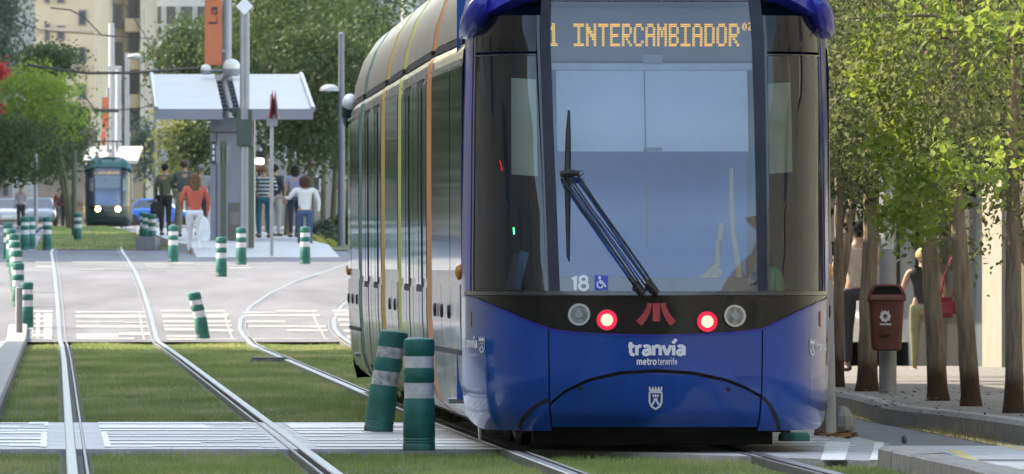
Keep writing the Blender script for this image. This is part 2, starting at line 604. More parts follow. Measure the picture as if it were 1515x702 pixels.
# kerb on the left of the lawn
m = MB()
for y0 in steps(50, 166, 80)[:-1]:
    y1 = y0 + 116 / 80 - .015
    rows = [[(UX(-.74, y), y, zg(y) - .1), (UX(-.74, y), y, zg(y) + .06), (UX(-.70, y), y, zg(y) + .08), (UX(-.46, y), y, zg(y) + .08), (UX(-.44, y), y, zg(y) + .05), (UX(-.44, y), y, zg(y) - .1)] for y in (y0, y1)]
    m.grid(rows)
    m.add(rows[0], [tuple(range(6))])
tag(m.build('lawn_kerb', kerb_mat, smooth=False), kind='structure')

# station platform beyond the crossing: a ramp, then a level edge
def plat_z(y):
    return zg(y) + .15 * min(max((y - 212.5) / 9, 0), 1) + .012
ysp = [212.5, 214, 217, 221.5, 230, 240, 260, 290, 330]
tag(street_sheet('platform', lambda y: 2.45 if y > 225 else 2.75, 5.56, ysp, 0, plat_mat, thick=.35, zf=plat_z), kind='structure')
m = MB()                                            # dark stone block at the platform nose
m.box(X(201, 226), X(229, 226), 226, 229.4, zg(226) - .1, Z(350, 226))
tag(m.build('platform_end_block', pm('dark_stone', (.12, .115, .12), .7, var=.2, scale=4), bevel=.02), kind='structure')
tag(street_sheet('turf_bed', -.45, 2.4, [229, 240, 260, 300, 350, 430, 516, 620], .005, soil), kind='structure')
tag(street_sheet('planting_bed', 5.7, 9.5, [226, 240, 260, 300], .02, soil), kind='structure')

# ------------------------------------------------------------------ tram tracks
steel = pm('rail_steel', (.21, .21, .215), .5, metal=1.0, var=.12, scale=9, rvar=.1)
rust = pm('rail_groove', (.045, .04, .038), .8, var=.3, scale=14)
lip = pm('rail_lip', (.16, .16, .165), .55, metal=.7, var=.2, scale=9)

def rail(path, side, name='rail', parent=None):
    """A grooved rail: polished head, dark flange groove, thin guard lip.  side=+1: groove on the right of the head."""
    prof = [(-.044, -.1), (-.044, .004), (-.036, .010), (.014, .010), (.020, .004), (.022, -.035), (.060, -.035), (.062, .003), (.066, .007), (.078, .007), (.082, .002), (.082, -.1)]
    m = MB()
    rows = []
    for i, (x, y, z) in enumerate(path):
        rows.append([(x + side * a, y, z + b) for a, b in prof])
    for k, mi in enumerate([0, 0, 0, 0, 1, 1, 1, 2, 2, 2, 2]):
        m.cur = mi
        m.grid([[r[k], r[k + 1]] for r in rows])
    m.cur = 0
    m.add(rows[0], [tuple(range(len(prof)))])
    return m.build(name, [steel, rust, lip], parent, smooth=False)

def trk(us_, ys_, dz=0.0):
    return [(UX(u, y), y, zg(y) + dz) for u, y in zip(us_, ys_)]
t = empty('tram_track', (0, 0, 0), label='left tram track running straight through lawn and crossing towards the distant green tram', cat='tram track')
ysl = [-40, 20, 50, 60, 70, 80, 100, 130, 155, 160, 163, 167, 171, 176, 182, 193, 207, 221, 240, 260, 300, 350, 400, 450, 516, 600]
def drift(y):
    return 0 if y < 150 else -.2 * min((y - 150) / 70, 1) + (0 if y < 230 else 1.85 * ((y - 230) / 286))
rail(trk([LT0 + drift(y) for y in ysl], ysl), 1, parent=t)
rail(trk([LT1 + drift(y) for y in ysl], ysl), -1, parent=t)
# right track: straight under the near tram, then swinging right round the platform
pts_l = [(374, 510), (362, 497), (356.5, 487), (357.5, 473.5), (372, 454), (400, 435), (436, 418), (465, 408), (509, 393.6)]
curve = []
for px, py in pts_l:
    d = depth(py)
    curve.append((X(px, d) + STREET * d, d))
kk = [(RT0, -40), (RT0, 20), (RT0 + .02, 60), (RT0 - .05, 80), (RT0 - .06, 95), (RT0 - .04, 120), (RT0 - .03, 145)] + curve
last = curve[-1]
kk += [(last[0] + 1.2, last[1] + 9), (last[0] + 1.7, last[1] + 25), (last[0] + 1.7, last[1] + 150)]
t = empty('tram_track', (0, 0, 0), label='right tram track under the big blue tram, curving off to the right on the crossing', cat='tram track')
rail([(UX(u, y), y, zg(y)) for u, y in kk], 1, parent=t)
rail([(UX(u + 1.435, y), y, zg(y)) for u, y in kk], -1, parent=t)

# ------------------------------------------------------------------ lawns
def blades(name, boxes, dens, wid, hgt, mat, skip, zf=zg, lean=.5, base=-.045):
    V = []
    for (u0, u1, y0, y1) in boxes:
        n = int((u1 - u0) * (y1 - y0) * dens)
        u = RNG.uniform(u0, u1, n)
        y = RNG.uniform(y0, y1, n)
        ok = np.ones(n, bool)
        for (s0, s1) in skip:
            ok &= ~((u > s0) & (u < s1))
        ok &= ~((y > 62) & (y < 70) & (y > 67.9 - np.maximum(0, u - 3.0) * 2.2))
        u, y = u[ok], y[ok]
        V.append(np.stack([u - STREET * y, y], 1))
    p = np.concatenate(V)
    n = len(p)
    ty = np.array([a for a, b in PROFILE])
    tz = np.array([b for a, b in PROFILE])
    z = np.interp(p[:, 1], ty, tz) + base
    an = RNG.uniform(0, PI, n)
    patch = .75 + .35 * np.sin(p[:, 0] * 3.1 + np.sin(p[:, 1] * .35) * 2) * np.sin(p[:, 1] * .22 + 1)
    h = hgt * RNG.uniform(.55, 1.25, n) * patch
    tuft = RNG.random(n) < .012
    h[tuft] *= 1.7
    wv = wid * RNG.uniform(.6, 1.3, n)
    dx, dy = np.cos(an) * wv / 2, np.sin(an) * wv / 2
    la = RNG.uniform(0, 2 * PI, n)
    lx, ly = np.cos(la) * h * lean * RNG.random(n), np.sin(la) * h * lean * RNG.random(n)
    v = np.empty((n, 3, 3))
    v[:, 0] = np.stack([p[:, 0] - dx, p[:, 1] - dy, z], 1)
    v[:, 1] = np.stack([p[:, 0] + dx, p[:, 1] + dy, z], 1)
    v[:, 2] = np.stack([p[:, 0] + lx, p[:, 1] + ly, z + h], 1)
    return quick(name, v.reshape(-1, 3), np.arange(n * 3).reshape(-1, 3), mat)

def grass_mat(name, dark, mid, dry):
    m = pm(name, mid, .7, trans=.25, scale=.55, col2=dry, stretch=(1.4, .32, 1))
    nt = m.node_tree
    ra = [n for n in nt.nodes if n.type == 'VALTORGB'][0]
    e = ra.color_ramp.elements.new(.5)
    e.color = (*mid, 1)
    ra.color_ramp.elements[0].color = (*dark, 1)
    ra.color_ramp.elements[0].position = .30
    return m
gmat = grass_mat('lawn_blades', (.12, .18, .055), (.215, .285, .095), (.45, .40, .21))
skips = [(r - .085, r + .12) for r in (LT0, RT0)] + [(r - .12, r + .085) for r in (LT1, RT1)]
tag(blades('grass', [(-.43, 4.79, 57, 67.9)], 620, .008, .05, gmat, skips), kind='stuff')
tag(blades('grass', [(-.43, 5.2, 79.2, 160.6)], 330, .010, .05, gmat, skips), kind='stuff')
tag(blades('grass', [(-.40, 2.35, 230, 520)], 45, .03, .07, gmat, [], base=0.0), kind='stuff')
dry = grass_mat('dry_gutter_grass', (.16, .13, .05), (.30, .25, .10), (.42, .36, .17))
tag(blades('dry_grass', [(6.08, 6.3, 64, 125)], 330, .010, .035, dry, [], base=-.02, lean=1.2), kind='stuff')
# ------------------------------------------------------------------ trams
NOSE_Y = 66.3
YAW = .0385
TRAM_X = X(972, NOSE_Y)

ROOF = [(1.2, 2.35), (1.19, 2.50), (1.165, 2.545), (1.12, 2.55), (1.12, 2.595), (1.16, 2.60), (1.14, 2.74), (1.07, 2.95), (.95, 3.13), (.78, 3.26), (.4, 3.32), (0, 3.335)]

def interp(tab, z):
    for (a, va), (b, vb) in zip(tab, tab[1:]):
        if z <= b:
            t = max(0.0, (z - a) / (b - a))
            t = t * t * (3 - 2 * t) * .35 + t * .65
            return va + (vb - va) * t
    return tab[-1][1]
WID = [(.10, .945), (.2, .978), (.35, .994), (.7, 1.0), (1.1, 1.0), (2.0, .992), (2.55, .982), (2.75, .965), (2.95, .91), (3.13, .81), (3.26, .68), (3.33, .40)]
RAKE = [(.10, .16), (.25, .04), (.45, 0), (.72, .008), (.97, .03), (1.5, .16), (2.0, .32), (2.5, .50), (2.82, .63), (3.0, .86), (3.15, 1.12), (3.26, 1.5), (3.33, 1.9)]

def plan(a):
    s = -1 if a < 0 else 1
    a = abs(a)
    if a <= .6:
        return s * a / .6 * .70, .075 * (a / .6) ** 2
    t = (a - .6) / .4
    p = [(.70, .075), (.90, .125), (1.10, .42), (1.15, 1.4)]
    q = [(1 - t) ** 3, 3 * t * (1 - t) ** 2, 3 * t * t * (1 - t), t ** 3]
    return s * sum(c[0] * k for c, k in zip(p, q)), sum(c[1] * k for c, k in zip(p, q))

def nose0(a, z):
    x, y = plan(a)
    return Vector((x * interp(WID, z), y + interp(RAKE, z) * (1 - abs(a) ** 4), z))

def nose(a, z, off=0.0):
    p = nose0(a, z)
    if off:
        e = 1e-3
        da = nose0(min(a + e, 1), z) - nose0(max(a - e, -1), z)
        dz = nose0(a, z + e) - nose0(a, z - e)
        n = da.cross(dz).normalized()
        if n.y > 0 and abs(a) < .9 or (n.x * a < 0 and abs(a) >= .9):
            n = -n
        p = p + n * off
    return p

def a_of(x, z):
    lo, hi = -1.0, 1.0
    for _ in range(40):
        m = (lo + hi) / 2
        if nose0(m, z).x < x:
            lo = m
        else:
            hi = m
    return (lo + hi) / 2

import functools
@functools.lru_cache(None)
def to_nose(px, py):
    """Where a spot of the tram's front in the survey photograph lies on the nose: (a, z)."""
    y = .3
    c, s = math.cos(YAW), math.sin(YAW)
    a = z = 0
    for _ in range(12):
        d = NOSE_Y + y
        wx = X(px, d) - TRAM_X
        z = min(max(Z(py, d), .11), 3.3)
        lx = wx * c + (d - NOSE_Y) * s
        a = a_of(max(min(lx, 1.149 * interp(WID, z)), -1.149 * interp(WID, z)), z)
        y = .5 * y + .5 * nose0(a, z).y
    return a, z

def curve_az(pts):
    return [to_nose(*p) for p in pts]

def lin(tab, a):
    if a <= tab[0][0]:
        return tab[0][1]
    for (a0, v0), (a1, v1) in zip(tab, tab[1:]):
        if a <= a1:
            return v0 + (v1 - v0) * (a - a0) / max(a1 - a0, 1e-9)
    return tab[-1][1]

def patch(name, a0, a1, zlo, zhi, off, mat, parent, na=24, nz=12, thick=.03):
    f0 = zlo if callable(zlo) else (lambda a: zlo)
    f1 = zhi if callable(zhi) else (lambda a: zhi)
    A0 = a0 if callable(a0) else (lambda t_: a0)
    A1 = a1 if callable(a1) else (lambda t_: a1)
    rows = []
    for j in range(nz + 1):
        r = []
        for i in range(na + 1):
            a = A0(j / nz) + (A1(j / nz) - A0(j / nz)) * i / na
            r.append(nose(a, f0(a) + (f1(a) - f0(a)) * j / nz, off))
        rows.append(r)
    m = MB()
    m.grid(rows)
    if thick:
        rim = [rows[0], [r[-1] for r in rows], rows[-1][::-1], [r[0] for r in rows][::-1]]
        azs = []
        for j in range(nz + 1):
            azs.append([(A0(j / nz) + (A1(j / nz) - A0(j / nz)) * i / na) for i in range(na + 1)])
        inn = []
        for j in range(nz + 1):
            inn.append([nose(a, f0(a) + (f1(a) - f0(a)) * j / nz, off - thick) for a in azs[j]])
        irim = [inn[0], [r[-1] for r in inn], inn[-1][::-1], [r[0] for r in inn][::-1]]
        for p, q in zip(rim, irim):
            m.grid([p, q])
    return m.build(name, mat, parent)

def stroke(m, az, width, off, closed=False, z_scale=1.0):
    """A flat ribbon that lies on the nose along a line of (a, z) points."""
    if not isinstance(width, list):
        az2 = []
        for (p, q) in zip(az, az[1:] + ([az[0]] if closed else [])):
            az2 += [(p[0] + (q[0] - p[0]) * k / 4, p[1] + (q[1] - p[1]) * k / 4) for k in range(4)]
        az = az2 if closed else az2 + [az[-1]]
    P = [nose(a, z, off) for a, z in az]
    if closed:
        P.append(P[0])
    n = len(P)
    L, R = [], []
    for i, p in enumerate(P):
        pa = P[i - 1] if i else (P[-2] if closed else P[0])
        pb = P[i + 1] if i < n - 1 else (P[1] if closed else P[-1])
        t = (pb - pa).normalized()
        a, z = az[i % len(az)]
        nrm = (nose(a, z, .1) - nose(a, z, 0)).normalized()
        s = t.cross(nrm).normalized()
        wv = width[i] if isinstance(width, list) else width
        L.append(p + s * wv / 2)
        R.append(p - s * wv / 2)
    m.grid([L, R])

def nose_text(name, body, px0, px1, py0, py1, mat, parent, bold=0.0, off=.006, spacing=1.0):
    v, t, lay = lettering(body, bold)
    m = MB()
    a0, z0 = to_nose(px0, py1)
    a1, z1 = to_nose(px1, py0)
    vs = [nose(a0 + (a1 - a0) * u, z0 + (z1 - z0) * q, off + .0007 * l) for (u, q), l in zip(v, lay)]
    m.add(vs, t)
    return m.build(name, mat, parent, smooth=False)

def nose_disc(m, a, z, r, off, n=20, depth_=0.0, squash=1.0):
    c = nose(a, z, off)
    nrm = (nose(a, z, .1) - nose(a, z, 0)).normalized()
    ex = Vector((1, 0, 0))
    ex = (ex - nrm * ex.dot(nrm)).normalized()
    ez = nrm.cross(ex)
    ring = [c + ex * r * math.cos(2 * PI * k / n) + ez * r * squash * math.sin(2 * PI * k / n) for k in range(n)]
    if depth_:
        inner = [p + nrm * depth_ for p in ring]
        m.grid([ring, inner], True)
        m.add(inner, [tuple(range(n))])
    else:
        m.add(ring, [tuple(range(n))])

FONT = {
    'I': ['11111', '00100', '00100', '00100', '00100', '00100', '11111'], 'N': ['10001', '11001', '11101', '10111', '10011', '10001', '10001'],
    'T': ['11111', '00100', '00100', '00100', '00100', '00100', '00100'], 'E': ['11111', '10000', '10000', '11110', '10000', '10000', '11111'],
    'R': ['11110', '10001', '10001', '11110', '10100', '10010', '10001'], 'C': ['01110', '10001', '10000', '10000', '10000', '10001', '01110'],
    'A': ['01110', '10001', '10001', '11111', '10001', '10001', '10001'], 'M': ['10001', '11011', '10101', '10101', '10001', '10001', '10001'],
    'B': ['11110', '10001', '10001', '11110', '10001', '10001', '11110'], 'D': ['11110', '10001', '10001', '10001', '10001', '10001', '11110'],
    'O': ['01110', '10001', '10001', '10001', '10001', '10001', '01110'], '1': ['00100', '01100', '00100', '00100', '00100', '00100', '01110'],
    '0': ['010', '101', '101', '101', '010'], '2': ['110', '001', '010', '100', '111']}

silver = pm('tram_silver', (.27, .27, .262), .26, metal=.5, var=.16, scale=1.6, coat=.3, rvar=.08, stretch=(1, 1, .4))
roof_silver = pm('tram_roof_silver', (.29, .265, .245), .36, metal=.35, var=.14, scale=2.2, stretch=(1, .3, 1), rvar=.1)
dark_glass = pm('tram_window_glass', (.018, .02, .022), .05, var=.2, scale=2, spec=.8, coat=1)
rubber = pm('black_rubber', (.012, .012, .013), .6, var=.3, scale=8)
black_gloss = pm('black_gloss', (.005, .005, .006), .1, var=.2, scale=4, spec=.45)
under = pm('tram_underframe', (.016, .015, .014), .85, var=.5, scale=5)
chrome = pm('lamp_chrome', (.42, .42, .43), .25, metal=1, var=.05)
lamp_lens = pane('lamp_lens', (.85, .88, .9), .12)
amber_lens = pm('amber_lens', (.62, .24, .03), .25, var=.1, coat=1)
white_vinyl = pm('white_vinyl', (.72, .73, .78), .4, var=.06, scale=10)
red_vinyl = pm('red_vinyl', (.36, .018, .018), .35, var=.15, scale=10)
amber_led = glow('amber_led', (1.0, .56, .0), .135)
red_led = glow('red_lamp', (1.0, .008, .06), .15)
red_core = glow('red_lamp_core', (1.0, .40, .22), .8)
head_led = glow('headlamp_light', (1.0, .62, .24), 16)
cab_glass = pane('windscreen_glass', (.95, .97, .99), .14)
side_glass = pane('corner_glass', (.80, .85, .82), .09)
blind_mat = pm('roller_blind', (.70, .83, .92), .8, var=.05, scale=2, trans=.35)
blind_green = pm('roller_blind_green', (.66, .74, .66), .8, var=.05, scale=2, trans=.3)
cab_dark = pm('cab_trim', (.035, .036, .04), .7, var=.3, scale=4)
reflected_blue = pm('cab_partition', (.010, .095, .40), .5, var=.2, scale=1.5)  # blue stands in for sky reflected in the windscreen
seat_mat = pm('cab_seat', (.16, .035, .03), .8, var=.2)
cream = pm('reflection_cream', (.40, .33, .18), .55, var=.2, scale=5)
green_case = pm('green_case', (.02, .22, .09), .5, var=.2)
STRIPE = [pm('stripe_orange', (.52, .20, .055), .4, var=.08), pm('stripe_lime', (.42, .46, .10), .4, var=.08),
          pm('stripe_gold', (.50, .33, .05), .4, var=.08), pm('stripe_teal', (.02, .14, .13), .4, var=.08)]

def section_ring(x_s, y):
    """Body outline from the left skirt over the roof to the right skirt."""
    half = [(1.02, .16), (1.12, .24), (1.17, .42), (1.195, .8), (1.2, 1.6)] + ROOF
    return [Vector((-x * x_s, y, z)) for x, z in half] + [Vector((x * x_s, y, z)) for x, z in half[:-1][::-1]]

def body_k(y):
    """The body narrows a little towards both cabs."""
    k = 1.15 / 1.2
    return k + (1 - k) * min(1, max(0, min((y - 1.4) / 4.5, (30.5 - y) / .9)))

def side_panel(m, side, y0, y1, z0, z1, out=.006, skin=None):
    """A panel let into the side wall, a few millimetres proud of it and following its curve."""
    def xs(z):
        tab = [(.16, 1.02), (.24, 1.12), (.42, 1.17), (.8, 1.195), (1.6, 1.2), (2.35, 1.2), (2.5, 1.19)]
        return lin(tab, z)
    kf = body_k
    zs = [z0] + [z for z in (.24, .42, .8, 1.6, 2.35) if z0 + .01 < z < z1 - .01] + [z1]
    yy_ = [y0] + [q for q in (29.6,) if y0 + .05 < q < y1 - .05] + [y1]
    o = [[Vector((side * (xs(z) * kf(y) + out), y, z)) for y in yy_] for z in zs]
    i = [[Vector((side * (xs(z) * kf(y) - .004), y, z)) for y in yy_] for z in zs]
    m.grid(o)
    m.grid([o[0], i[0]])
    m.grid([o[-1], i[-1]])
    m.grid([[r[0] for r in o], [r[0] for r in i]])
    m.grid([[r[-1] for r in o], [r[-1] for r in i]])

def build_tram(root, paint, paint2, near=True, stripes=STRIPE, tail=None, lit=False):
    P = root
    # ---- nose: body colour panels
    zt = [(a, z) for a, z in curve_az([(684, 438), (706, 443), (750, 462), (790, 480), (815, 489), (850, 493.5), (900, 496), (970, 497.5),
                                       (1040, 496), (1090, 493), (1130, 488), (1150, 478), (1180, 463), (1210, 449), (1228, 440)])]
    band_lo = lambda a: lin(zt, a)
    sl_, sr_ = to_nose(812, 540)[0], to_nose(1128, 540)[0]
    arc = curve_az([(812, 600), (835, 580), (870, 563), (915, 552.5), (970, 549), (1025, 552.5), (1075, 563), (1105, 575), (1128, 588)])
    bump_top = lambda a: lin(arc, a)
    def bottom(a):
        return .135 + .10 * max(0, (abs(a) - .88) / .12) ** 2
    g = .004
    patch('lower_cowl', sl_ + g, sr_ - g, lambda a: bump_top(a) + .011, lambda a: band_lo(a) - .002, 0, paint, P, 40, 8)
    patch('bumper', sl_ + g, sr_ - g, .15, lambda a: bump_top(a) - .011, -.012, paint, P, 40, 8)
    patch('corner_cowl', -1, sl_ - g, bottom, lambda a: band_lo(a) - .002, 0, paint, P, 26, 14)
    patch('corner_cowl', sr_ + g, 1, bottom, lambda a: band_lo(a) - .002, 0, paint, P, 26, 14)
    patch('nose_backing', -1, 1, .14, 1.0, -.035, rubber, P, 48, 10, 0)
    m = MB()
    stroke(m, [(a, z + .002) for a, z in zt if abs(a) < .995], .014, .004)
    m.build('band_edge', paint2, P)
    if near:
        for pts in ([(768, 634), (772, 622), (785, 606), (800, 596), (811, 591)], [(1129, 588), (1140, 600), (1148, 618), (1153, 638)]):
            m = MB()
            stroke(m, curve_az(pts), .022, .005)
            m.build('cowl_groove', rubber, P)
        for px, py in ((858, 575), (1078, 577), (722, 555)):
            a, z = to_nose(px, py)
            m = MB()
            nose_disc(m, a, z, .014, -.008 if px > 812 and px < 1128 else .003)
            m.build('cowl_plug', rubber, P)
    # ---- light band
    patch('light_band', -1, 1, lambda a: band_lo(a), .965, -.004, black_gloss, P, 60, 5)
    for px, py, kind in ((857, 466, 'head'), (1087, 468, 'head'), (898, 474, 'tail'), (1046, 476.5, 'tail')):
        a, z = to_nose(px, py)
        if kind == 'head':
            m = MB()
            nose_disc(m, a, z, .074, -.004, 28, .016)
            h = m.build('headlight', rubber, P)
            m = MB()
            nose_disc(m, a, z, .115 if lit else .068, .0125, 28, .004)  # lit disc oversized to stand in for headlamp glare
            m.build('reflector', head_led if lit else chrome, h)
            m = MB()
            nose_disc(m, a, z, .054, .0168, 24)
            m.build('reflector_bowl', head_led if lit else pm('bowl', (.20, .20, .21), .3, metal=.8, var=.5, scale=30), h)
            m = MB()
            nose_disc(m, a, z, .024, .0177, 14, .012)
            nose_disc(m, a, z + .03, .010, .0172, 8)
            nose_disc(m, a, z - .032, .012, .0172, 8)
            m.build('bulb', head_led if lit else pm('bulb_grey', (.26, .27, .28), .3, metal=.6), h)
        elif not lit:
            m = MB()
            nose_disc(m, a, z, .070, -.004, 28, .016)
            h = m.build('tail_light', rubber, P)
            m = MB()
            nose_disc(m, a, z, .062, .0125, 28, .004)
            m.build('lens', red_led, h)
            m = MB()
            for r_, cnt in ((0, 1), (.012, 6), (.023, 11), (.032, 15)):
                for k in range(cnt):
                    an = 2 * PI * k / cnt
                    a2 = a_of(nose0(a, z).x + r_ * math.cos(an), z)
                    nose_disc(m, a2, z + r_ * math.sin(an), .0062, .0175, 8, .001)
            m.build('lamp_core', red_core, h)
    if near:
        # emblem and lettering
        m = MB()
        stroke(m, curve_az([(971, 449), (971, 476)]), .045, .003)
        stroke(m, curve_az([(961, 449), (959.5, 457), (956, 465), (951, 472), (945, 479)]), [.030, .032, .036, .042, .046], .003)
        stroke(m, curve_az([(981, 449), (982.5, 457), (986, 465), (990, 472), (996, 479)]), [.030, .032, .036, .042, .046], .003)
        m.build('emblem', red_vinyl, P)
        nose_text('lettering', 'tranvía', 929.5, 1014.5, 505.5, 526, white_vinyl, P, bold=.235)
        nose_text('lettering', 'metro', 942, 971.5, 530, 540, white_vinyl, P, bold=.19)
        nose_text('lettering', 'tenerife', 973, 1002, 530, 540, white_vinyl, P, bold=.125)
        def crest(cx, cy, s, off, sx=1.0):
            m = MB()
            f = lambda pts: curve_az([(cx + x * s * sx, cy + y * s) for x, y in pts])
            stroke(m, f([(-9, -10), (9, -10), (9, 4), (6.5, 10.5), (0, 15), (-6.5, 10.5), (-9, 4)]), .011 * s, off, closed=True)
            for x in (-4.2, 4.2):
                stroke(m, f([(x * .25, -1), (x * .45, 3), (x * 1.2, 9)]), .012 * s, off)
            for x in (-4, 0, 4):
                stroke(m, f([(x, -7), (x * .6, -2.5)]), .009 * s, off)
            stroke(m, f([(-9, -12.6), (9, -12.6)]), .010 * s, off)
            for x in (-8.4, -4.2, 0, 4.2, 8.4):
                stroke(m, f([(x * .95, -13), (x * 1.12, -18.5)]), [.016 * s, .006 * s], off)
            return m
        crest(970, 591, 1.0, -.006).build('crest', white_vinyl, P)
        crest(713.5, 511, .72, .006, .62).build('crest', white_vinyl, P)
        crest(1201.5, 515, .72, .006, .55).build('crest', white_vinyl, P)
        nose_text('lettering', 'tranvía', 687, 707, 500, 514, white_vinyl, P, bold=.20)
        nose_text('lettering', 'metrotenerife', 690, 706, 522, 527, white_vinyl, P, bold=.14)
        nose_text('lettering', 'tranvía', 1207, 1222, 505, 520, white_vinyl, P, bold=.20)
        m = MB()
        for cx in (696, 1213.5):
            stroke(m, curve_az([(cx, 461), (cx, 484)]), [.035, .045], .004)
        m.build('emblem', pm('orange_vinyl', (.42, .11, .05), .4), P)
    # ---- glazing and pillars
    wl, wr = to_nose(816, 250)[0], to_nose(1119, 250)[0]
    pl, pr = to_nose(799, 250)[0], to_nose(1136, 250)[0]
    slope = lambda p_bot, p_top: (lambda t_: to_nose(p_bot, 250)[0] * (1 - t_) + to_nose(p_top, 250)[0] * t_)
    WL, WR, PL, PR = slope(827, 813), slope(1118, 1118), slope(811, 797), slope(1132, 1137)
    PLi, PRi, WLi, WRi = (lambda t_: PL(t_) - .012), (lambda t_: PR(t_) + .012), (lambda t_: WL(t_) + .006), (lambda t_: WR(t_) - .006)
    cl, cr = to_nose(697, 250)[0], to_nose(1219, 250)[0]
    sc = patch('windscreen', WL, WR, .995, 2.79, -.008, cab_glass, P, 24, 16, 0)
    frame = pm('windscreen_frame', (.022, .024, .032), .25, var=.2, scale=4, coat=.7)
    post = pm('window_post', (.020, .021, .034), .35, var=.25, scale=4, spec=.22)
    patch('window_post', PL, WL, .975, 2.80, 0, post, P, 4, 14)
    patch('window_post', WR, PR, .975, 2.80, 0, post, P, 4, 14)
    patch('sill_bar', -1, 1, .968, .992, .004, frame, P, 50, 2)
    patch('header_bar', pl, pr, 2.79, 2.86, -.002, frame, P, 24, 3)
    for a0, a1, b0, b1 in ((cl + .012, PLi, -1, cl), (PRi, cr - .012, cr, 1)):
        patch('corner_window', a0, a1, .995, 2.455, -.008, side_glass, P, 16, 12, 0)
        patch('upper_corner_panel', (pl - .01 if b1 == 1 and False else (a0 if not callable(a0) else pr + .012)), (a1 if not callable(a1) else pl - .016), 2.475, 2.70, -.006, black_gloss, P, 16, 4)
        patch('window_frame', (a0 if not callable(a0) else pr + .012), (a1 if not callable(a1) else pl - .016), 2.45, 2.458, 0, frame, P, 16, 1)
        patch('side_post', b0, b1, .97, 2.62, .002, paint2, P, 6, 14)
    for a0, a1 in ((PLi, PL), (PR, PRi), (cl - .002, cl + .014), (cr - .014, cr + .002)):
        patch('window_frame', a0, a1, .99, 2.70, -.003, frame, P, 2, 12)
    # ---- roof cowl with its overhanging brow
    def brow(a):
        return 2.845 - .26 * max(0, (abs(a) - .62) / .38) ** 1.15
    patch('roof_cowl', -1, 1, brow, 3.31, .03, paint2, P, 48, 14, .10)
    m = MB()
    for s in (-1, 1):
        for k in range(5):
            a = s * (.93 - .035 * k)
            stroke(m, [(a, 2.86), (a - s * .012, 2.92), (a - s * .03, 2.99)], .022, .034)
    m.build('vent_slot', rubber, P)
    for s in (-1, 1):
        m = MB()
        rows = []
        for i in range(13):
            t = i / 12
            a = s * (.995 - .165 * t)
            z = 2.585 + .185 * t
            c = nose(min(max(a, -1), 1), z, .03)
            r = .085 * math.sin(PI * min(1, .12 + .88 * (1 - t) ** .8)) ** .7 + .006
            if i in (0, 12):
                r = .02
            rows.append([c + Vector((s * .75 * r * math.cos(2 * PI * k / 12), -.6 * r * math.cos(2 * PI * k / 12), 1.15 * r * math.sin(2 * PI * k / 12))) for k in range(12)])
        m.grid(rows, True)
        m.add(rows[0], [tuple(range(12))])
        m.add(rows[-1], [tuple(range(12))])
        m.build('camera_fairing', paint2, P)
    # ---- cab interior, seen through the glass
    m = MB()
    m.grid([[nose0(a, z) + Vector((0, .10, 0)) for a in [(-.98 + 1.96 * i / 20) for i in range(21)]] for z in (1.0,)] + [[Vector((1.14 * (-1 + 2 * i / 20), 2.3, 1.0)) for i in range(21)]])
    m.build('cab_floor', cab_dark, P)
    m = MB()
    m.box(-1.15, 1.15, 2.3, 2.34, .3, 3.0)
    m.build('cab_partition', reflected_blue, P)
    m = MB()
    m.box(-.60, .60, .80, .84, 1.0, 2.40)
    m.build('sky_reflection_panel', reflected_blue, P)  # added panel, coloured to imitate blue sky mirrored in the glass
    m = MB()
    m.box(-.78, .78, .95, 2.3, 2.80, 2.84)
    m.build('cab_ceiling', cab_dark, P)
    patch('destination_board', wl + .004, wr - .004, 2.44, 2.775, -.085, pm('display_face', (.040, .042, .052), .5, var=.15), P, 20, 4, 0)
    patch('blind_cassette', wl + .004, wr - .004, 2.385, 2.425, -.075, pm('blind_cassette', (.30, .40, .46), .5), P, 16, 2, .03)
    bl = patch('roller_blind', wl + .03, wr - .03, to_nose(960, 218)[1], 2.385, -.085, blind_mat if near else pm('dark_blind', (.20, .25, .28), .8), P, 16, 8, 0)
    m = MB()
    a, z = to_nose(967, 216)
    m.box(-.055, .055, -.006, .006, -.014, .014, Matrix.Translation(nose(a, z, -.075)))
    a, z = to_nose(966, 83)
    m.box(-.06, .06, -.006, .006, -.025, .025, Matrix.Translation(nose(a, z, -.06)))
    m.build('blind_handle', pm('blind_handle', (.16, .19, .24), .5), P)
    patch('corner_blind', PR(.5) + .02, PR(.5) + .16, to_nose(1160, 252)[1], to_nose(1160, 118)[1], -.07, pm('side_curtain', (.38, .43, .38), .8, trans=.3), P, 8, 8, 0)
    patch('corner_blind', pl - .16, pl - .02, to_nose(775, 256)[1], to_nose(775, 112)[1], -.07, blind_green, P, 8, 8, 0)
    m = MB()
    a, z = to_nose(957, 300)
    stroke(m, [(a, 1.28), (a, 2.38)], .006, -.066)
    m.build('blind_cord', rubber, P)
    m = MB()                                          # driver's desk
    m.grid([[nose(a, z, o) for a in [(-.62 + 1.24 * i / 16) for i in range(17)]] for z, o in ((1.0, -.06), (1.10, -.10), (1.16, -.30), (1.12, -.55), (1.0, -.6))])
    m.build('driver_desk', pm('desk', (.06, .07, .10), .6), P)
    m = MB()
    m.tube([(-.35, 1.25, 1.02), (-.35, 1.25, 1.25)], .05)
    m.box(-.60, -.12, 1.05, 1.5, 1.25, 1.36)
    m.box(-.58, -.14, 1.42, 1.54, 1.36, 1.95)
    m.build('driver_seat', seat_mat, P, bevel=.04)
    m = MB()                                          # cream tubes imitating pale reflections low right in the windscreen
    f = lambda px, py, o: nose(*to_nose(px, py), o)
    m.tube([f(1072, 325, -.12), f(1069, 350, -.12), f(1064, 385, -.12), f(1050, 404, -.14), f(1030, 412, -.18), f(1022, 428, -.2)], [.016, .022, .03, .034, .03, .03], 8)
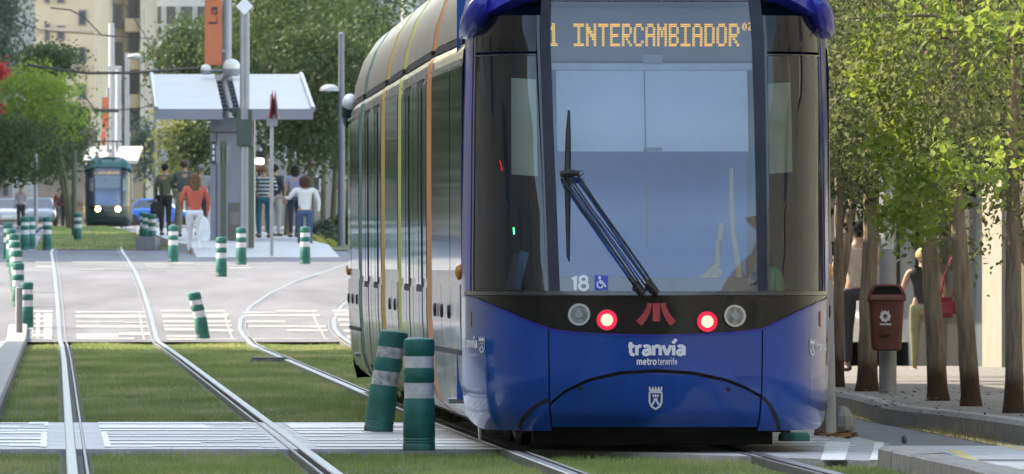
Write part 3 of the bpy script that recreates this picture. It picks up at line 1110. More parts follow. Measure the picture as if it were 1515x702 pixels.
    m.tube([f(1072, 392, -.12), f(1060, 404, -.14), f(1052, 420, -.16), f(1060, 432, -.16)], [.024, .03, .02, .02], 8)
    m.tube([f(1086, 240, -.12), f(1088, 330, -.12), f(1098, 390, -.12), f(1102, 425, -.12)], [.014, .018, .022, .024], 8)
    m.build('reflection_tubes', cream, P)
    m = MB()
    m.ball((0, 0, 0), (.085, .05, .15), M=Matrix.Translation(f(1158, 425, -.12)))
    m.build('green_case', green_case, P)
    m = MB()
    m.box(-.03, .03, -.02, .02, -.12, .12, Matrix.Translation(f(737, 398, -.15)) @ Matrix.Rotation(.25, 4, 'Y'))
    m.box(-.02, .02, -.02, .02, -.12, .12, Matrix.Translation(f(722, 402, -.16)) @ Matrix.Rotation(.25, 4, 'Y'))
    m.build('cab_locker', pm('locker_blue', (.03, .16, .42), .5), P)
    if near:
        m = MB()
        stroke(m, curve_az([(733, 237), (737, 252)]), .012, -.03)
        m.build('door_lamp', red_led, P)
        m = MB()
        stroke(m, curve_az([(754, 336), (755, 346)]), .012, -.03)
        m.build('status_lamp', glow('green_lamp', (.05, 1, .5), 1.2), P)
    # ---- destination display: rows of amber dots
    m = MB()
    def glyph(ch, px, pw, py, ph):
        rows_ = FONT[ch]
        nr, nc = len(rows_), len(rows_[0])
        for r_, row in enumerate(rows_):
            for c_, v in enumerate(row):
                if v == '1':
                    for k in range(2):
                        x0 = px + pw * c_ / nc - pw / nc * .18
                        x1 = px + pw * (c_ + 1) / nc + pw / nc * .18
                        y0 = py + ph * (r_ + k * .5 + .10) / nr
                        y1 = py + ph * (r_ + k * .5 + .44) / nr
                        q = [nose(*to_nose(*p), -.08) for p in ((x0, y0), (x1, y0), (x1, y1), (x0, y1))]
                        m.add(q, [(0, 1, 2, 3)])
    glyph('1', 813, 16, 26.5, 36)
    for i, ch in enumerate('INTERCAMBIADOR'):
        glyph(ch, 849.5 + 17.75 * i, 14.0, 26.5, 36)
    glyph('0', 1098.5, 6, 25.5, 12)
    glyph('2', 1107, 6, 25.5, 12)
    m.build('destination_text', amber_led, P, smooth=False)
    # ---- number, access sticker, wiper
    if near:
        nose_text('fleet_number', '18', 844.5, 871.5, 408, 429.5, white_vinyl, P, bold=.20, off=-.002)
        m = MB()
        a0, z0 = to_nose(879.5, 429.5)
        a1, z1 = to_nose(899.5, 407.5)
        m.add([nose(a0, z0, -.004), nose(a1, z0, -.004), nose(a1, z1, -.004), nose(a0, z1, -.004)], [(0, 1, 2, 3)])
        s = m.build('access_sticker', pm('sticker_blue', (.02, .05, .42), .4), P, smooth=False)
        m = MB()
        a, z = to_nose(887, 411)
        nose_disc(m, a, z, .009, .000, 10)
        stroke(m, curve_az([(887.3, 413.5), (888, 419), (893, 419.5), (895.5, 424.5), (897, 424)]), .0085, .000)
        stroke(m, curve_az([(887.6, 416), (892, 416.5)]), .007, .000)
        stroke(m, curve_az([(885.5, 417), (883.4, 420), (884, 424.5), (887.5, 426.6), (891, 425), (892, 422)]), .0075, .0005)
        m.build('access_symbol', white_vinyl, s, smooth=False)
        wp = MB()
        f = lambda px, py, o=.05: nose(*to_nose(px, py), o)
        for (x0, y0, x1, y1, r) in ((832, 269, 950, 435, .008), (837, 264, 955, 435, .005), (846, 270, 966, 434, .005), (855, 264, 973, 434, .008)):
            wp.tube([f(x0 + (x1 - x0) * t, y0 + (y1 - y0) * t, .06) for t in (0, .25, .5, .75, 1)], r, 6)
        wp.tube([f(829, 263, .06), f(842, 261, .06), f(858, 262, .06)], [.02, .026, .016], 8)
        wp.tube([f(938, 421, .055), f(950, 436, .05)], .020, 8)
        wp.tube([f(956, 421, .055), f(972, 436, .05)], .020, 8)
        wi = wp.build('wiper_arm', rubber, P)
        wp = MB()
        wp.tube([f(841.5, 166, .03), f(840.5, 200, .03), f(839.5, 262, .03), f(840, 330, .03), f(840.5, 384, .03)], [.007, .016, .02, .013, .007], 6)
        wp.build('wiper_blade', rubber, wi)
        wp = MB()
        wp.tube([f(852, 262, .06), f(863, 258, .07), f(864, 263, .07), f(858, 266, .06)], .003, 5)
        wp.build('washer_hose', rubber, wi)
        # marker lamps and a guide pin at the cab's lower corner
    # ---- body sections and gangways
    joints = [(5.95, 6.85), (12.85, 13.75), (17.55, 18.45), (24.5, 25.5)]
    ends = [1.4] + [j for jj in joints for j in jj] + [30.5]
    secs = [(ends[i], ends[i + 1]) for i in range(0, len(ends), 2)]
    far_paint = tail or paint
    for si, (y0, y1) in enumerate(secs):
        m = MB()
        ys_ = [y0, y0 + .02, y0 + .45, (y0 + y1) / 2, y1 - .45, y1 - .02, y1]
        def xs_(y):
            return body_k(y)
        m.grid([section_ring(xs_(y), y) for y in ys_])
        if si > 0:
            m.add(section_ring(xs_(y0), y0), [tuple(range(len(section_ring(1, 0))))])
        m.add(section_ring(xs_(y1), y1), [tuple(range(len(section_ring(1, 0))))])
        m.add([(-1.0, y0, .17), (1.0, y0, .17), (1.0, y1, .17), (-1.0, y1, .17)], [(0, 1, 2, 3)])
        b = m.build('body_section', silver, P, auto=25)
        m = MB()                                      # roof shroud skin
        rr = ROOF[5:]
        ring = lambda y: [Vector((-(x + .004) * body_k(y), y, z + .004)) for x, z in rr] + [Vector(((x + .004) * body_k(y), y, z + .004)) for x, z in rr[:-1][::-1]]
        ya, yb = (y0 + .03 if si else 2.0), (y1 - .03 if si < 4 else 29.9)
        n_ = max(2, int((yb - ya) / 1.5))
        for k in range(n_):
            u0 = ya + (yb - ya) * k / n_
            u1 = ya + (yb - ya) * (k + 1) / n_ - .03
            m.grid([ring(u0), ring(u1)])
        m.build('roof_shroud', roof_silver, b, auto=25)
        for s in (-1, 1):                             # gutter shadow gap and light rail below it
            m = MB()
            m.grid([[(s * 1.171 * body_k(y), y, 2.592), (s * 1.171 * body_k(y), y, 2.553), (s * 1.125 * body_k(y), y, 2.553)] for y in (ya, yb)])
            m.build('gutter', rubber, b)
            m = MB()
            side_panel(m, s, y0 + .06, y1 - .06, 2.425, 2.445, .012)
            m.build('drip_rail', chrome, b)
        L = y1 - y0
        for s in (-1, 1):
            if si in (0, 2, 4):                       # window band, equipment doors with locks
                wins = {0: [(1.44, 3.0), (3.08, 5.8)], 2: [(y0 + .2, y1 - .2)], 4: [(y0 + .25, y0 + 2.9), (y0 + 3.05, y1 - .75)]}[si]
                for w0, w1 in wins:
                    m = MB()
                    side_panel(m, s, w0, w1, 1.12, 2.40, .005)
                    m.build('window', dark_glass, b)
                m = MB()
                nb = max(2, int(L / 1.5))
                for k in range(nb):
                    p0 = y0 + .25 + (L - .5) * k / nb
                    p1 = y0 + .25 + (L - .5) * (k + 1) / nb - .04
                    side_panel(m, s, p0, p1, .62, 1.03, .006)
                    side_panel(m, s, p0, p1, .27, .585, .006)
                m.build('skirt_panel', silver, b)
                m = MB()
                side_panel(m, s, y0 + .25, y1 - .3, .588, .617, .012)
                m.build('skirt_rail', rubber, b)
                for yy in ((y0 + .8, y0 + 2.2, y0 + 3.6) if L < 5 else (y0 + .8, y0 + 2.3, y0 + 3.8)):
                    if yy > y1 - .5:
                        continue
                    m = MB()
                    rows = [[Vector((s * (1.196 + o), yy + r * math.cos(2 * PI * k / 12), .86 + r * math.sin(2 * PI * k / 12))) for k in range(12)] for r, o in ((.045, 0), (.045, .015), (.03, .02))]
                    m.grid(rows, True)
                    m.add(rows[-1], [tuple(range(12))])
                    m.build('panel_lock', rubber, b)
            else:                                     # door bays
                q = L / 2
                for dk in range(2):
                    c0 = y0 + .25 + dk * q
                    d0, d1 = c0 + .75, c0 + 2.05
                    m = MB()
                    side_panel(m, s, d0 - .06, d1 + .06, .30, 2.44, .004)
                    dr = m.build('door', rubber, b)
                    m = MB()
                    for e0, e1 in ((d0, (d0 + d1) / 2 - .02), ((d0 + d1) / 2 + .02, d1)):
                        side_panel(m, s, e0 + .05, e1 - .05, 1.02, 2.36, .012)
                    m.build('door_window', dark_glass, dr)
                    m = MB()
                    for e0, e1 in ((d0, (d0 + d1) / 2 - .02), ((d0 + d1) / 2 + .02, d1)):
                        side_panel(m, s, e0 + .02, e1 - .02, .33, .97, .010)
                    m.build('door_panel', silver, dr)
                    for w0, w1 in ((c0 - .1, d0 - .12), (d1 + .12, c0 + q - .2)):
                        if w1 - w0 > .3:
                            m = MB()
                            side_panel(m, s, w0, w1, 1.06, 2.40, .005)
                            m.build('window', dark_glass, b)
                            m = MB()
                            side_panel(m, s, w0, w1, .27, 1.0, .006)
                            m.build('skirt_panel', silver, b)
        if si in (0, 2, 4):                           # running gear
            m = MB()
            yc = (y0 + y1) / 2 + (.2 if si == 0 else 0)
            m.box(-.95, .95, yc - 1.5, yc + 1.5, .10, .30)
            bg = m.build('bogie', under, P)
            for yy in (yc - .9, yc + .9):
                for s in (-1, 1):
                    m = MB()
                    rows = []
                    for xo, r in ((.62, .26), (.66, .295), (.70, .30), (.72, .33), (.75, .30), (.78, .2)):
                        rows.append([Vector((s * xo, yy + r * math.cos(2 * PI * k / 24), .31 + r * math.sin(2 * PI * k / 24))) for k in range(24)])
                    m.grid(rows, True)
                    m.add(rows[0], [tuple(range(24))])
                    m.add(rows[-1], [tuple(range(24))])
                    m.build('wheel', pm('wheel_steel', (.10, .095, .09), .5, metal=.6, var=.3), bg)
    for (y0, y1), sm_ in zip(joints, stripes):
        m = MB()
        rows = []
        n_ = 12
        for k in range(n_ + 1):
            y = y0 - .03 + (y1 - y0 + .06) * k / n_
            rows.append(section_ring(1.004 if k % 2 else .992, y))
        m.grid(rows)
        m.build('gangway', sm_, P, auto=80)
    # ---- far cab: the same nose turned about, in the other end's colour
    m = MB()
    m.grid([[Vector((-p.x, 31.9 - p.y, p.z)) for p in [nose0(-1 + 2 * i / 30, z) for i in range(31)]] for z in (.14, .25, .45, .7, .97)])
    m.build('far_cab', far_paint, P)
    m = MB()
    m.grid([[Vector((-p.x, 31.9 - p.y, p.z)) for p in [nose0(-1 + 2 * i / 30, z) for i in range(31)]] for z in (2.62, 2.75, 2.9, 3.0, 3.15, 3.26, 3.32)])
    fc = m.build('far_cab_roof', far_paint, P)
    m = MB()
    m.grid([[Vector((-p.x, 31.9 - p.y, p.z)) for p in [nose0(-1 + 2 * i / 30, z) for i in range(31)]] for z in (.97, 1.5, 2.0, 2.62)])
    m.build('cab_window', dark_glass, fc)
    for s in (-1, 1):
        m = MB()
        m.ball((s * 1.17, 30.55, 2.52), (.075, .16, .16), 14, 10)
        m.build('camera_fairing', far_paint, P)
        m = MB()
        m.ball((s * 1.165, 30.5, 2.60), (.07, .15, .085), 14, 10)
        m.build('fairing_cap', white_vinyl, P)
        for yy in (1.55, 30.3):
            m = MB()
            m.ball((s * (1.162 if yy < 5 else 1.18), yy, 1.11), (.026, .03, .052), 10, 8)
            m.build('marker_lamp', amber_lens, P)
        for q_, (ya_, yb_, za_) in enumerate(((2.3, 2.75, .275), (27.0, 27.6, .36), (20.6, 21.0, .33))):
            m = MB()
            m.box(s * 1.11 - .09, s * 1.11 + .09, ya_, yb_, za_, za_ + .03)
            m.build('step_plate', pm('step_steel', (.25, .25, .25), .45, metal=.7), P)
    m = MB()                                          # underframe pan
    m.box(-.98, .98, 1.2, 30.2, .13, .168)
    m.box(-.85, .85, .45, 1.2, .12, .20)
    m.box(-.74, .74, .5, .8, .045, .12)
    m.build('underframe', under, P)
    m = MB()
    m.tube([(-1.03, 1.55, .165), (-1.03, 1.55, .06)], [.016, .010], 6)
    m.build('earth_strap', white_vinyl, P)

paint_blue = pm('tram_blue', (.0, .050, .29), .2, var=.16, scale=2.5, coat=.7, spec=.25, rvar=.06)
paint_violet = pm('tram_violet_blue', (.010, .02, .27), .22, var=.10, scale=2, coat=.4, spec=.3, rvar=.05)
paint_teal = pm('tram_teal', (.002, .026, .027), .25, var=.08, scale=2, coat=.3, spec=.2)
paint_teal2 = pm('tram_teal_light', (.006, .075, .075), .35, var=.08, scale=2, spec=.3)

tram = empty('tram', (TRAM_X, NOSE_Y, 0), YAW, label='large blue articulated tram with amber destination display and lit red tail lights', cat='tram')
build_tram(tram, paint_blue, paint_violet, True, STRIPE, paint_teal)

FY = 516.0
far = empty('tram', (X(159.5, FY), FY, zg(FY) + .01), .037, label='distant dark teal tram with two bright headlights coming up the left track', cat='tram')
build_tram(far, paint_teal, paint_teal2, False, STRIPE[::-1], paint_blue, lit=True)
m = MB()
m.tube([(-.45, 8.2, 3.32), (-.45, 9.6, 3.75), (-.40, 8.3, 4.15)], .035, 6)
m.tube([(.45, 8.2, 3.32), (.45, 9.6, 3.75), (.40, 8.3, 4.15)], .035, 6)
m.tube([(-.75, 8.3, 4.17), (.75, 8.3, 4.17)], .04, 6)
m.build('pantograph', pm('dark_metal', (.06, .06, .065), .5, metal=.5), far)
# ------------------------------------------------------------------ street furniture
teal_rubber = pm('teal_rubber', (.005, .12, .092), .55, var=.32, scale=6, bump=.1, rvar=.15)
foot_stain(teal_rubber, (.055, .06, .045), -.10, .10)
reflective = pm('reflective_band', (.52, .52, .53), .42, var=.3, scale=9)
grey_metal = pm('grey_metal', (.27, .27, .31), .42, metal=.4, var=.1, scale=4)
pale_metal = pm('pale_metal', (.24, .24, .27), .4, metal=.4, var=.1, scale=4)
dark_metal = pm('dark_metal', (.06, .06, .065), .5, metal=.5)
olive_metal = pm('olive_metal', (.075, .085, .05), .55, var=.2, scale=3)

def bollard_mesh(bend=0.0, kink=0.0):
    """The flexible post: body, with its recessed bands built separately; bend leans it, kink dents it."""
    def M(z):
        return Vector((bend * z + kink * max(0, z - .34), 0, z))
    def ring(r, z, n=24):
        c = M(z)
        return [c + Vector((r * math.cos(2 * PI * k / n), r * math.sin(2 * PI * k / n), bend * -r * math.cos(2 * PI * k / n) * .9)) for k in range(n)]
    body = MB()
    prof = [(.103, 0), (.104, .04), (.099, .05), (.103, .058), (.099, .068), (.103, .076), (.099, .086), (.103, .095), (.100, .34), (.093, .352),
            (.092, .46), (.099, .472), (.099, .545), (.092, .557), (.092, .64), (.099, .652), (.100, .735), (.094, .752), (.070, .762), (.0, .766)]
    body.grid([ring(r * .97, z * .92) for r, z in prof], True)
    bands = []
    for z0, z1 in ((.354, .458), (.559, .638)):
        b = MB()
        b.grid([ring(.0945 * .97, z * .92) for z in (z0, z0 + .01, z1 - .01, z1)], True)
        bands.append(b)
    return body, bands

def make_bollard(bend=0, kink=0, scuffed=False):
    root = empty('bollard', (0, 0, 0))
    body, bands = bollard_mesh(bend, kink)
    body.build('post', teal_rubber, root)
    for b in bands:
        b.build('reflective_band', pm('scuffed_band', (.34, .34, .34), .55, var=.75, scale=16) if scuffed else reflective, root)
    return root

def place(o, px, d, z=None, rz=0.0):
    o.location = (X(px, d), d, zg(d) if z is None else z)
    o.rotation_euler.z = rz
    return o

BG = 'teal flexible bollards along the tramway'
def base_d(py):
    return EYE * LENS / (py - HOR)
o = make_bollard()
tag(place(o, 620, base_d(667)), 'large upright teal bollard with two clean grey bands, nearest the blue tram', 'bollard', BG)
straight = o
o2 = make_bollard(.13, .06, True)
tag(place(o2, 559.5, base_d(640)), 'leaning scuffed teal bollard beside the large upright one by the blue tram', 'bollard', BG)
o3 = make_bollard(-.16, -.10)
tag(place(o3, 301, depth(502)), 'tilted teal bollard standing alone between the two tracks at the lawn edge', 'bollard', BG)
def more(px, d, label, rz=0.0):
    c = copy_tree(straight)
    place(c, px, d, rz=rz)
    c['label'] = label
    c['group'] = BG
    c['category'] = 'bollard'
    return c
more(256.5, 206, 'upright teal bollard directly in front of the woman in the orange jacket')
more(327.5, 191, 'teal bollard in front of the shelter column, lowest and nearest of those on the crossing')
more(357, 203, 'teal bollard at the foot of the tall grey mast before the platform')
more(451.5, 204, 'teal bollard at the foot of the woman in the white top')
ROW = 'teal bollard in the close file along the left kerb, overlapping its neighbours'
more(40, 166.5, 'nearest teal bollard of the left kerb file, right behind the grey metal post')
for px, d in ((27, 174), (25, 181), (23, 187.5), (21, 194), (17, 201), (12, 211)):
    more(px, d, ROW)
more(37, 229, 'left one of the paired teal bollards in front of the white saloon car')
more(46, 231, 'right one of the paired teal bollards in front of the white saloon car')
more(70, 230, 'single teal bollard between the paired bollards and the left track')
more(115, 268, 'small teal bollard beside the olive pole left of the distant tram')
more(217, 262, 'small teal bollard right of the distant tram, closest to it')
more(225, 247, 'small teal bollard by the dark-trousered man with the shoulder bag')
more(212, 285, 'smallest teal bollard, in the grass right behind the others near the distant tram')

m = MB()
m.lathe([(.055, 0), (.055, .72), (.05, .755), (.03, .77), (0, .772)], 18)
o = m.build('metal_post', pale_metal)
tag(place(o, 28, depth(500)), 'plain grey metal post at the left kerb in front of the teal bollard file', 'post')
m = MB()                                             # bit of a broken bollard beneath the tram's right corner
m.lathe([(.10, 0), (.105, .02), (.10, .05), (.085, .062), (0, .064)], 18)
o = m.build('bollard_stump', teal_rubber)
tag(place(o, 1175, base_d(654)), 'flattened teal bollard stump under the right corner of the blue tram', 'bollard stump')
m = MB()                                             # drain cover box in the lawn
m.box(-.23, .23, -.3, .3, 0, .045)
m.box(-.22, .22, -.29, .29, .045, .062)
o = m.build('cable_box', pm('box_grey', (.16, .155, .15), .7, var=.2, scale=6), bevel=.008)
tag(place(o, 399, 131, -.03), 'low flat grey cable box set in the lawn beside the right track', 'cable box')

# tapered concrete post beside the tram
root = empty('concrete_post', (X(1224, 73.2), 73.2, 0), label='pale tapered concrete post against the right side of the blue tram', cat='post')
m = MB()
m.tube([(.0, 0, -.02), (-.004, 0, .5), (-.022, 0, 1.5), (-.05, 0, 3.6), (-.06, 0, 5.2)], [.062, .056, .045, .035, .03], 16)
m.build('shaft', pm('post_concrete', (.36, .355, .34), .8, var=.22, scale=6, bump=.2), root)
m = MB()
m.tube([(-.05, -.05, -.02), (-.045, -.05, .12), (-.035, -.05, .19)], [.045, .034, .03], 12)
b = m.build('base_boot', pm('rusty_boot', (.13, .10, .075), .8, var=.5, scale=9), root)
m = MB()
m.tube([(-.035, -.05, .19), (-.035, -.05, .235)], [.036, .036], 12)
m.build('collar', pm('collar_teal', (.02, .06, .08), .5), b)
def scrap(name, n, u0, u1, y0, y1, z, mat, size=.05):
    v, f = [], []
    for i in range(n):
        c = Vector((0, 0, 0))
        y = random.uniform(y0, y1)
        c = Vector((random.uniform(u0, u1), y, z + random.uniform(0, .02)))
        R_ = Matrix.Rotation(random.uniform(0, 6.3), 3, 'Z') @ Matrix.Rotation(random.uniform(-.9, .9), 3, 'X')
        s = size * random.uniform(.5, 1.2)
        k = len(v)
        v += [c + R_ @ Vector(p) for p in ((-s, 0, 0), (0, -s * .35, 0), (s, 0, .2 * s), (0, s * .35, 0))]
        f.append((k, k + 1, k + 2, k + 3))
    return quick(name, np.array([tuple(p) for p in v]), np.array(f), mat)
litter_mat = pm('dead_leaf', (.20, .10, .035), .8, var=.4, scale=9)
tag(scrap('leaf_litter', 140, X(1212, 73), X(1262, 73), 71.8, 74, .005, litter_mat, .035), kind='stuff')
tag(scrap('leaf_litter', 260, X(1240, 84), X(1560, 80), 72, 90, .135, pm('dry_litter', (.16, .12, .07), .85, var=.5, scale=9), .022), kind='stuff')
m = MB()
m.ball((0, 0, .03), (.055, .2, .075), 9, 6)
o = m.build('stone', kerb_mat, smooth=False)
tag(place(o, 1247, 75, -.02), 'pale lump of stone lying behind the concrete post', 'stone')
o.scale = (1.5, 1, 1.9)
m = MB()
m.ball((0, 0, .03), (.02, .03, .03), 8, 6)
o = m.build('stone', pm('dark_stone', (.12, .115, .12), .7))
tag(place(o, 1338, 71, -.02), 'tiny dark stone lying on the lane behind the raised kerb end', 'stone')

# lamp post with the litter bin
LY = 86.0
root = empty('lamp_post', (X(1313.5, LY), LY, .13), label='thick grey lamp post behind the rust-brown litter bin on the right pavement', cat='lamp post')
m = MB()
m.lathe([(.070, 0), (.069, .5), (.066, 2.5), (.055, 6.5), (.05, 7.2)], 20)
m.build('pole', pm('galvanised', (.33, .33, .34), .5, metal=.35, var=.18, scale=5, rvar=.1), root)
for z0, z1, w0 in ((1.15, 1.32, 60), (1.42, 1.60, 85)):
    m = MB()
    m.grid([[(.0705 * math.cos(-PI / 2 + t), .0705 * math.sin(-PI / 2 + t), z) for t in [-.8 + 1.5 * k / 8 for k in range(9)]] for z in (z0, z1)])
    m.build('paper_notice', pm('torn_paper', (.55, .54, .50), .8, var=.35, scale=16), root)
m = MB()
m.tube([(0, 0, 7.2), (-.3, 0, 7.6), (-1.2, 0, 7.75)], .035, 8)
m.build('lamp_arm', grey_metal, root)
m = MB()
m.ball((-1.3, 0, 7.72), (.32, .12, .08))
m.build('lamp_head', pale_metal, root)
bin_mat = pm('bin_brown', (.135, .040, .026), .5, var=.18, scale=7, rvar=.1)
root = empty('litter_bin', (X(1310, LY), LY - .19, Z(519, LY)), label='rust-brown litter bin with white emblem and scribble hanging on the lamp post', cat='litter bin')
def rr(w_, d_, z, r=.045, n=5):
    pts = []
    for cx, cy, a0 in ((w_ - r, d_ - r, 0), (-w_ + r, d_ - r, PI / 2), (-w_ + r, -d_ + r, PI), (w_ - r, -d_ + r, 3 * PI / 2)):
        for k in range(n):
            a = a0 + PI / 2 * k / (n - 1)
            pts.append(Vector((cx + r * math.cos(a), cy + r * math.sin(a), z)))
    return pts
m = MB()
m.grid([rr(.100, .08, 0, .03), rr(.116, .095, .015), rr(.121, .10, .06), rr(.136, .12, .35), rr(.140, .124, .40), rr(.13, .115, .40), rr(.11, .1, .08)], True)
m.add(rr(.100, .08, 0, .03), [tuple(range(20))])
m.build('bin_body', bin_mat, root)
m = MB()
m.grid([rr(.150, .134, .395), rr(.157, .142, .405), rr(.155, .140, .432), rr(.148, .132, .442)], True)
m.build('rim', bin_mat, root)
m = MB()
hood = []
for k in range(13):
    t = -1 + 2 * k / 12
    h = .445 + .10 * (1 - abs(t) ** 5)
    hood.append([Vector((t * .150, -.10, .44 + (h - .44) * .5 if False else .44)), Vector((t * .145, -.11, .442)), Vector((t * .128, -.085, max(.445, h - .006))), Vector((t * .120, .0, h)), Vector((t * .125, .12, h - .02)), Vector((t * .145, .13, .44))])
rim_f = [[Vector((x * sx, -.13 + .0 * x, z)) for x, z in ((-.150, .44), (-.135, .475), (-.118, .51), (-.10, .527), (.10, .527), (.118, .51), (.135, .475), (.150, .44))] for sx in (1,)][0]
inner = [Vector((p.x * .80, p.y - .004, .450 + (p.z - .44) * .72)) for p in rim_f]
back = [Vector((p.x * .96, .128, p.z - .012 if p.z > .45 else p.z)) for p in rim_f]
m.grid([rim_f, inner])
m.grid([rim_f, back])
m.add(back, [tuple(range(8))])
m.add([inner[0], inner[-1], rim_f[-1], rim_f[0]], [(0, 1, 2, 3)])
m.build('hood', bin_mat, root)
m = MB()
m.add([p + Vector((0, .012, 0)) for p in inner], [tuple(range(8))])
m.build('slot', pm('bin_inside', (.006, .005, .005), .9), root)
m = MB()
def fy(z):
    return -(.10 + .02 * (z - .06) / .29) - .0045
def bz(x, z):
    return Vector((x, fy(z), z))
cx, cz = -.012, .272
for k in range(24):                                   # emblem: a round white face of petals over a line of lettering
    an = 2 * PI * k / 24
    an2 = 2 * PI * (k + 1) / 24
    r0, r1 = .020, .040 + (.006 if k % 3 == 0 else 0)
    m.add([bz(cx + r0 * math.cos(an), cz + r0 * math.sin(an)), bz(cx + r1 * math.cos(an), cz + r1 * math.sin(an)), bz(cx + r1 * math.cos(an2), cz + r1 * math.sin(an2)), bz(cx + r0 * math.cos(an2), cz + r0 * math.sin(an2))], [(0, 1, 2, 3)])
for s in (-1, 1):
    m.add([bz(cx + s * .004, cz - .012), bz(cx + s * .018, cz + .008), bz(cx + s * .012, cz - .02)], [(0, 1, 2)])
for s in (-1, 0, 1):
    m.add([bz(cx + s * .022 - .008, cz + .034), bz(cx + s * .022 + .008, cz + .034), bz(cx + s * .026, cz + .052)], [(0, 1, 2)])
xx = cx - .042
while xx < cx + .042:
    wd = random.uniform(.006, .012)
    m.add([bz(xx, cz - .068), bz(xx + wd, cz - .068), bz(xx + wd, cz - .054), bz(xx, cz - .054)], [(0, 1, 2, 3)])
    xx += wd + .0025
m.build('emblem', white_vinyl, root, smooth=False)
m = MB()
zz = [(-.062, .098), (-.056, .13), (-.048, .10), (-.040, .125), (-.034, .102), (-.022, .138), (-.016, .10), (-.004, .128), (.002, .104), (.018, .136), (.024, .108), (.034, .112)]
for (x0, z0), (x1, z1) in zip(zz, zz[1:]):
    m.tube([bz(x0, z0), bz(x1, z1)], .0025, 5)
m.build('scribble', rubber, root)
m = MB()
m.box(-.02, .02, .115, .19, .15, .19)
m.box(-.02, .02, .115, .19, .34, .38)
m.build('bracket', dark_metal, root)

# ------------------------------------------------------------------ station: shelter, masts, signs
SY = 235.0
su0, su1 = 2.16, 5.57
white_rib = pm('shelter_white', (.47, .465, .45), .5, var=.06, scale=1)
lav = pm('shelter_grey', (.22, .22, .27), .5, metal=.2, var=.08, scale=1)
root = empty('tram_shelter', (0, 0, 0), label='grey tram stop shelter with wide white ribbed roof wings on a broad column', cat='tram shelter')
def roof_pt(u, t, dz=0):
    y = SY + 11.5 * t
    return Vector((UX(u, y), y, 4.50 + .95 * t + dz))
for a, b in ((su0, 3.60), (3.98, su1)):
    m = MB()
    nr = 30
    rows = []
    for i in range(nr + 1):
        for q, dz in ((0, 0), (.55, .05), (.9, .0)):
            rows.append([roof_pt(a, (i + q) / (nr + 1), dz), roof_pt(b, (i + q) / (nr + 1), dz)])
    m.grid(rows)
    m.grid([[r[0] for r in rows], [r[0] - Vector((0, 0, .12)) for r in rows]])
    m.grid([[r[1] for r in rows], [r[1] - Vector((0, 0, .12)) for r in rows]])
    w_ = m.build('roof_wing', white_rib, root, smooth=False)
    m = MB()
    p, q = roof_pt(a, 0), roof_pt(b, 0)
    m.box(p.x, q.x, SY - .10, SY - .004, 4.30, 4.53)
    m.build('fascia', lav, w_)
    m = MB()
    e = a if a < 3 else b
    m.tube([roof_pt(e, 0, .03), roof_pt(e, 1, .03)], .06, 6)
    m.build('edge_trim', pale_metal, w_)
m = MB()
for k in range(9):
    t0 = .04 + k * .11
    p, q = roof_pt(3.60, t0), roof_pt(3.98, t0)
    m.tube([p, q], .05, 6)
m.tube([roof_pt(3.79, 0), roof_pt(3.79, 1)], .06, 6)
m.build('roof_frame', dark_metal, root)
m = MB()
cx0, cx1 = X(311, 236), X(376, 236)
pz = plat_z(236)
m.box(cx0, cx1, 236, 237.2, pz - .05, 4.36)
m.build('column', lav, root)
m = MB()
m.box(cx0 + .02, cx1 - .02, 235.985, 235.997, 4.02, 4.05)
for xx in (cx0 + .13, cx1 - .14):
    m.box(xx, xx + .02, 235.985, 235.997, pz, 4.02)
m.build('column_groove', dark_metal, root)
m = MB()
m.box(X(313, 236), X(319, 236), 235.95, 235.99, Z(243, 236), Z(210, 236))
s = m.build('line_sign', dark_metal, root)
m = MB()
for k in range(3):
    m.box(X(314.2, 236), X(317.6, 236), 235.93, 235.955, Z(220 + k * 9, 236), Z(214 + k * 9, 236))
m.build('sign_symbol', white_vinyl, s)
m = MB()
m.box(cx0 + .12, cx0 + .5, 238, 238.3, pz, pz + 2.2)
m.build('rear_panel', dark_metal, root)

# olive totem in front of the column
TY = 231.0
root = empty('stop_totem', (X(330.5, TY), TY, plat_z(TY)), label='slim olive green totem standing before the shelter column', cat='totem')
m = MB()
m.box(-.06, .06, -.05, .05, 0, Z(208, TY) - plat_z(TY))
m.build('shaft', olive_metal, root, bevel=.02)
m = MB()
m.box(-.16, .16, -.03, .03, Z(242, TY) - plat_z(TY), Z(214, TY) - plat_z(TY))
m.build('information_panel', pm('totem_panel', (.20, .22, .22), .4, var=.2, scale=6), root, bevel=.02)
MY2 = 234.0
root = empty('ticket_machine', (X(347, MY2), MY2, plat_z(MY2)), label='brown-grey ticket machine at the foot of the shelter column', cat='ticket machine')
m = MB()
m.box(-.14, .14, -.12, .12, 0, Z(300, MY2) - plat_z(MY2))
m.build('cabinet', pm('machine_brown', (.11, .095, .085), .5, var=.1), root, bevel=.02)
m = MB()
m.box(-.10, .10, -.14, -.125, .35, .62)
m.build('front_panel', pm('machine_panel', (.16, .14, .13), .4, var=.2, scale=9), root)

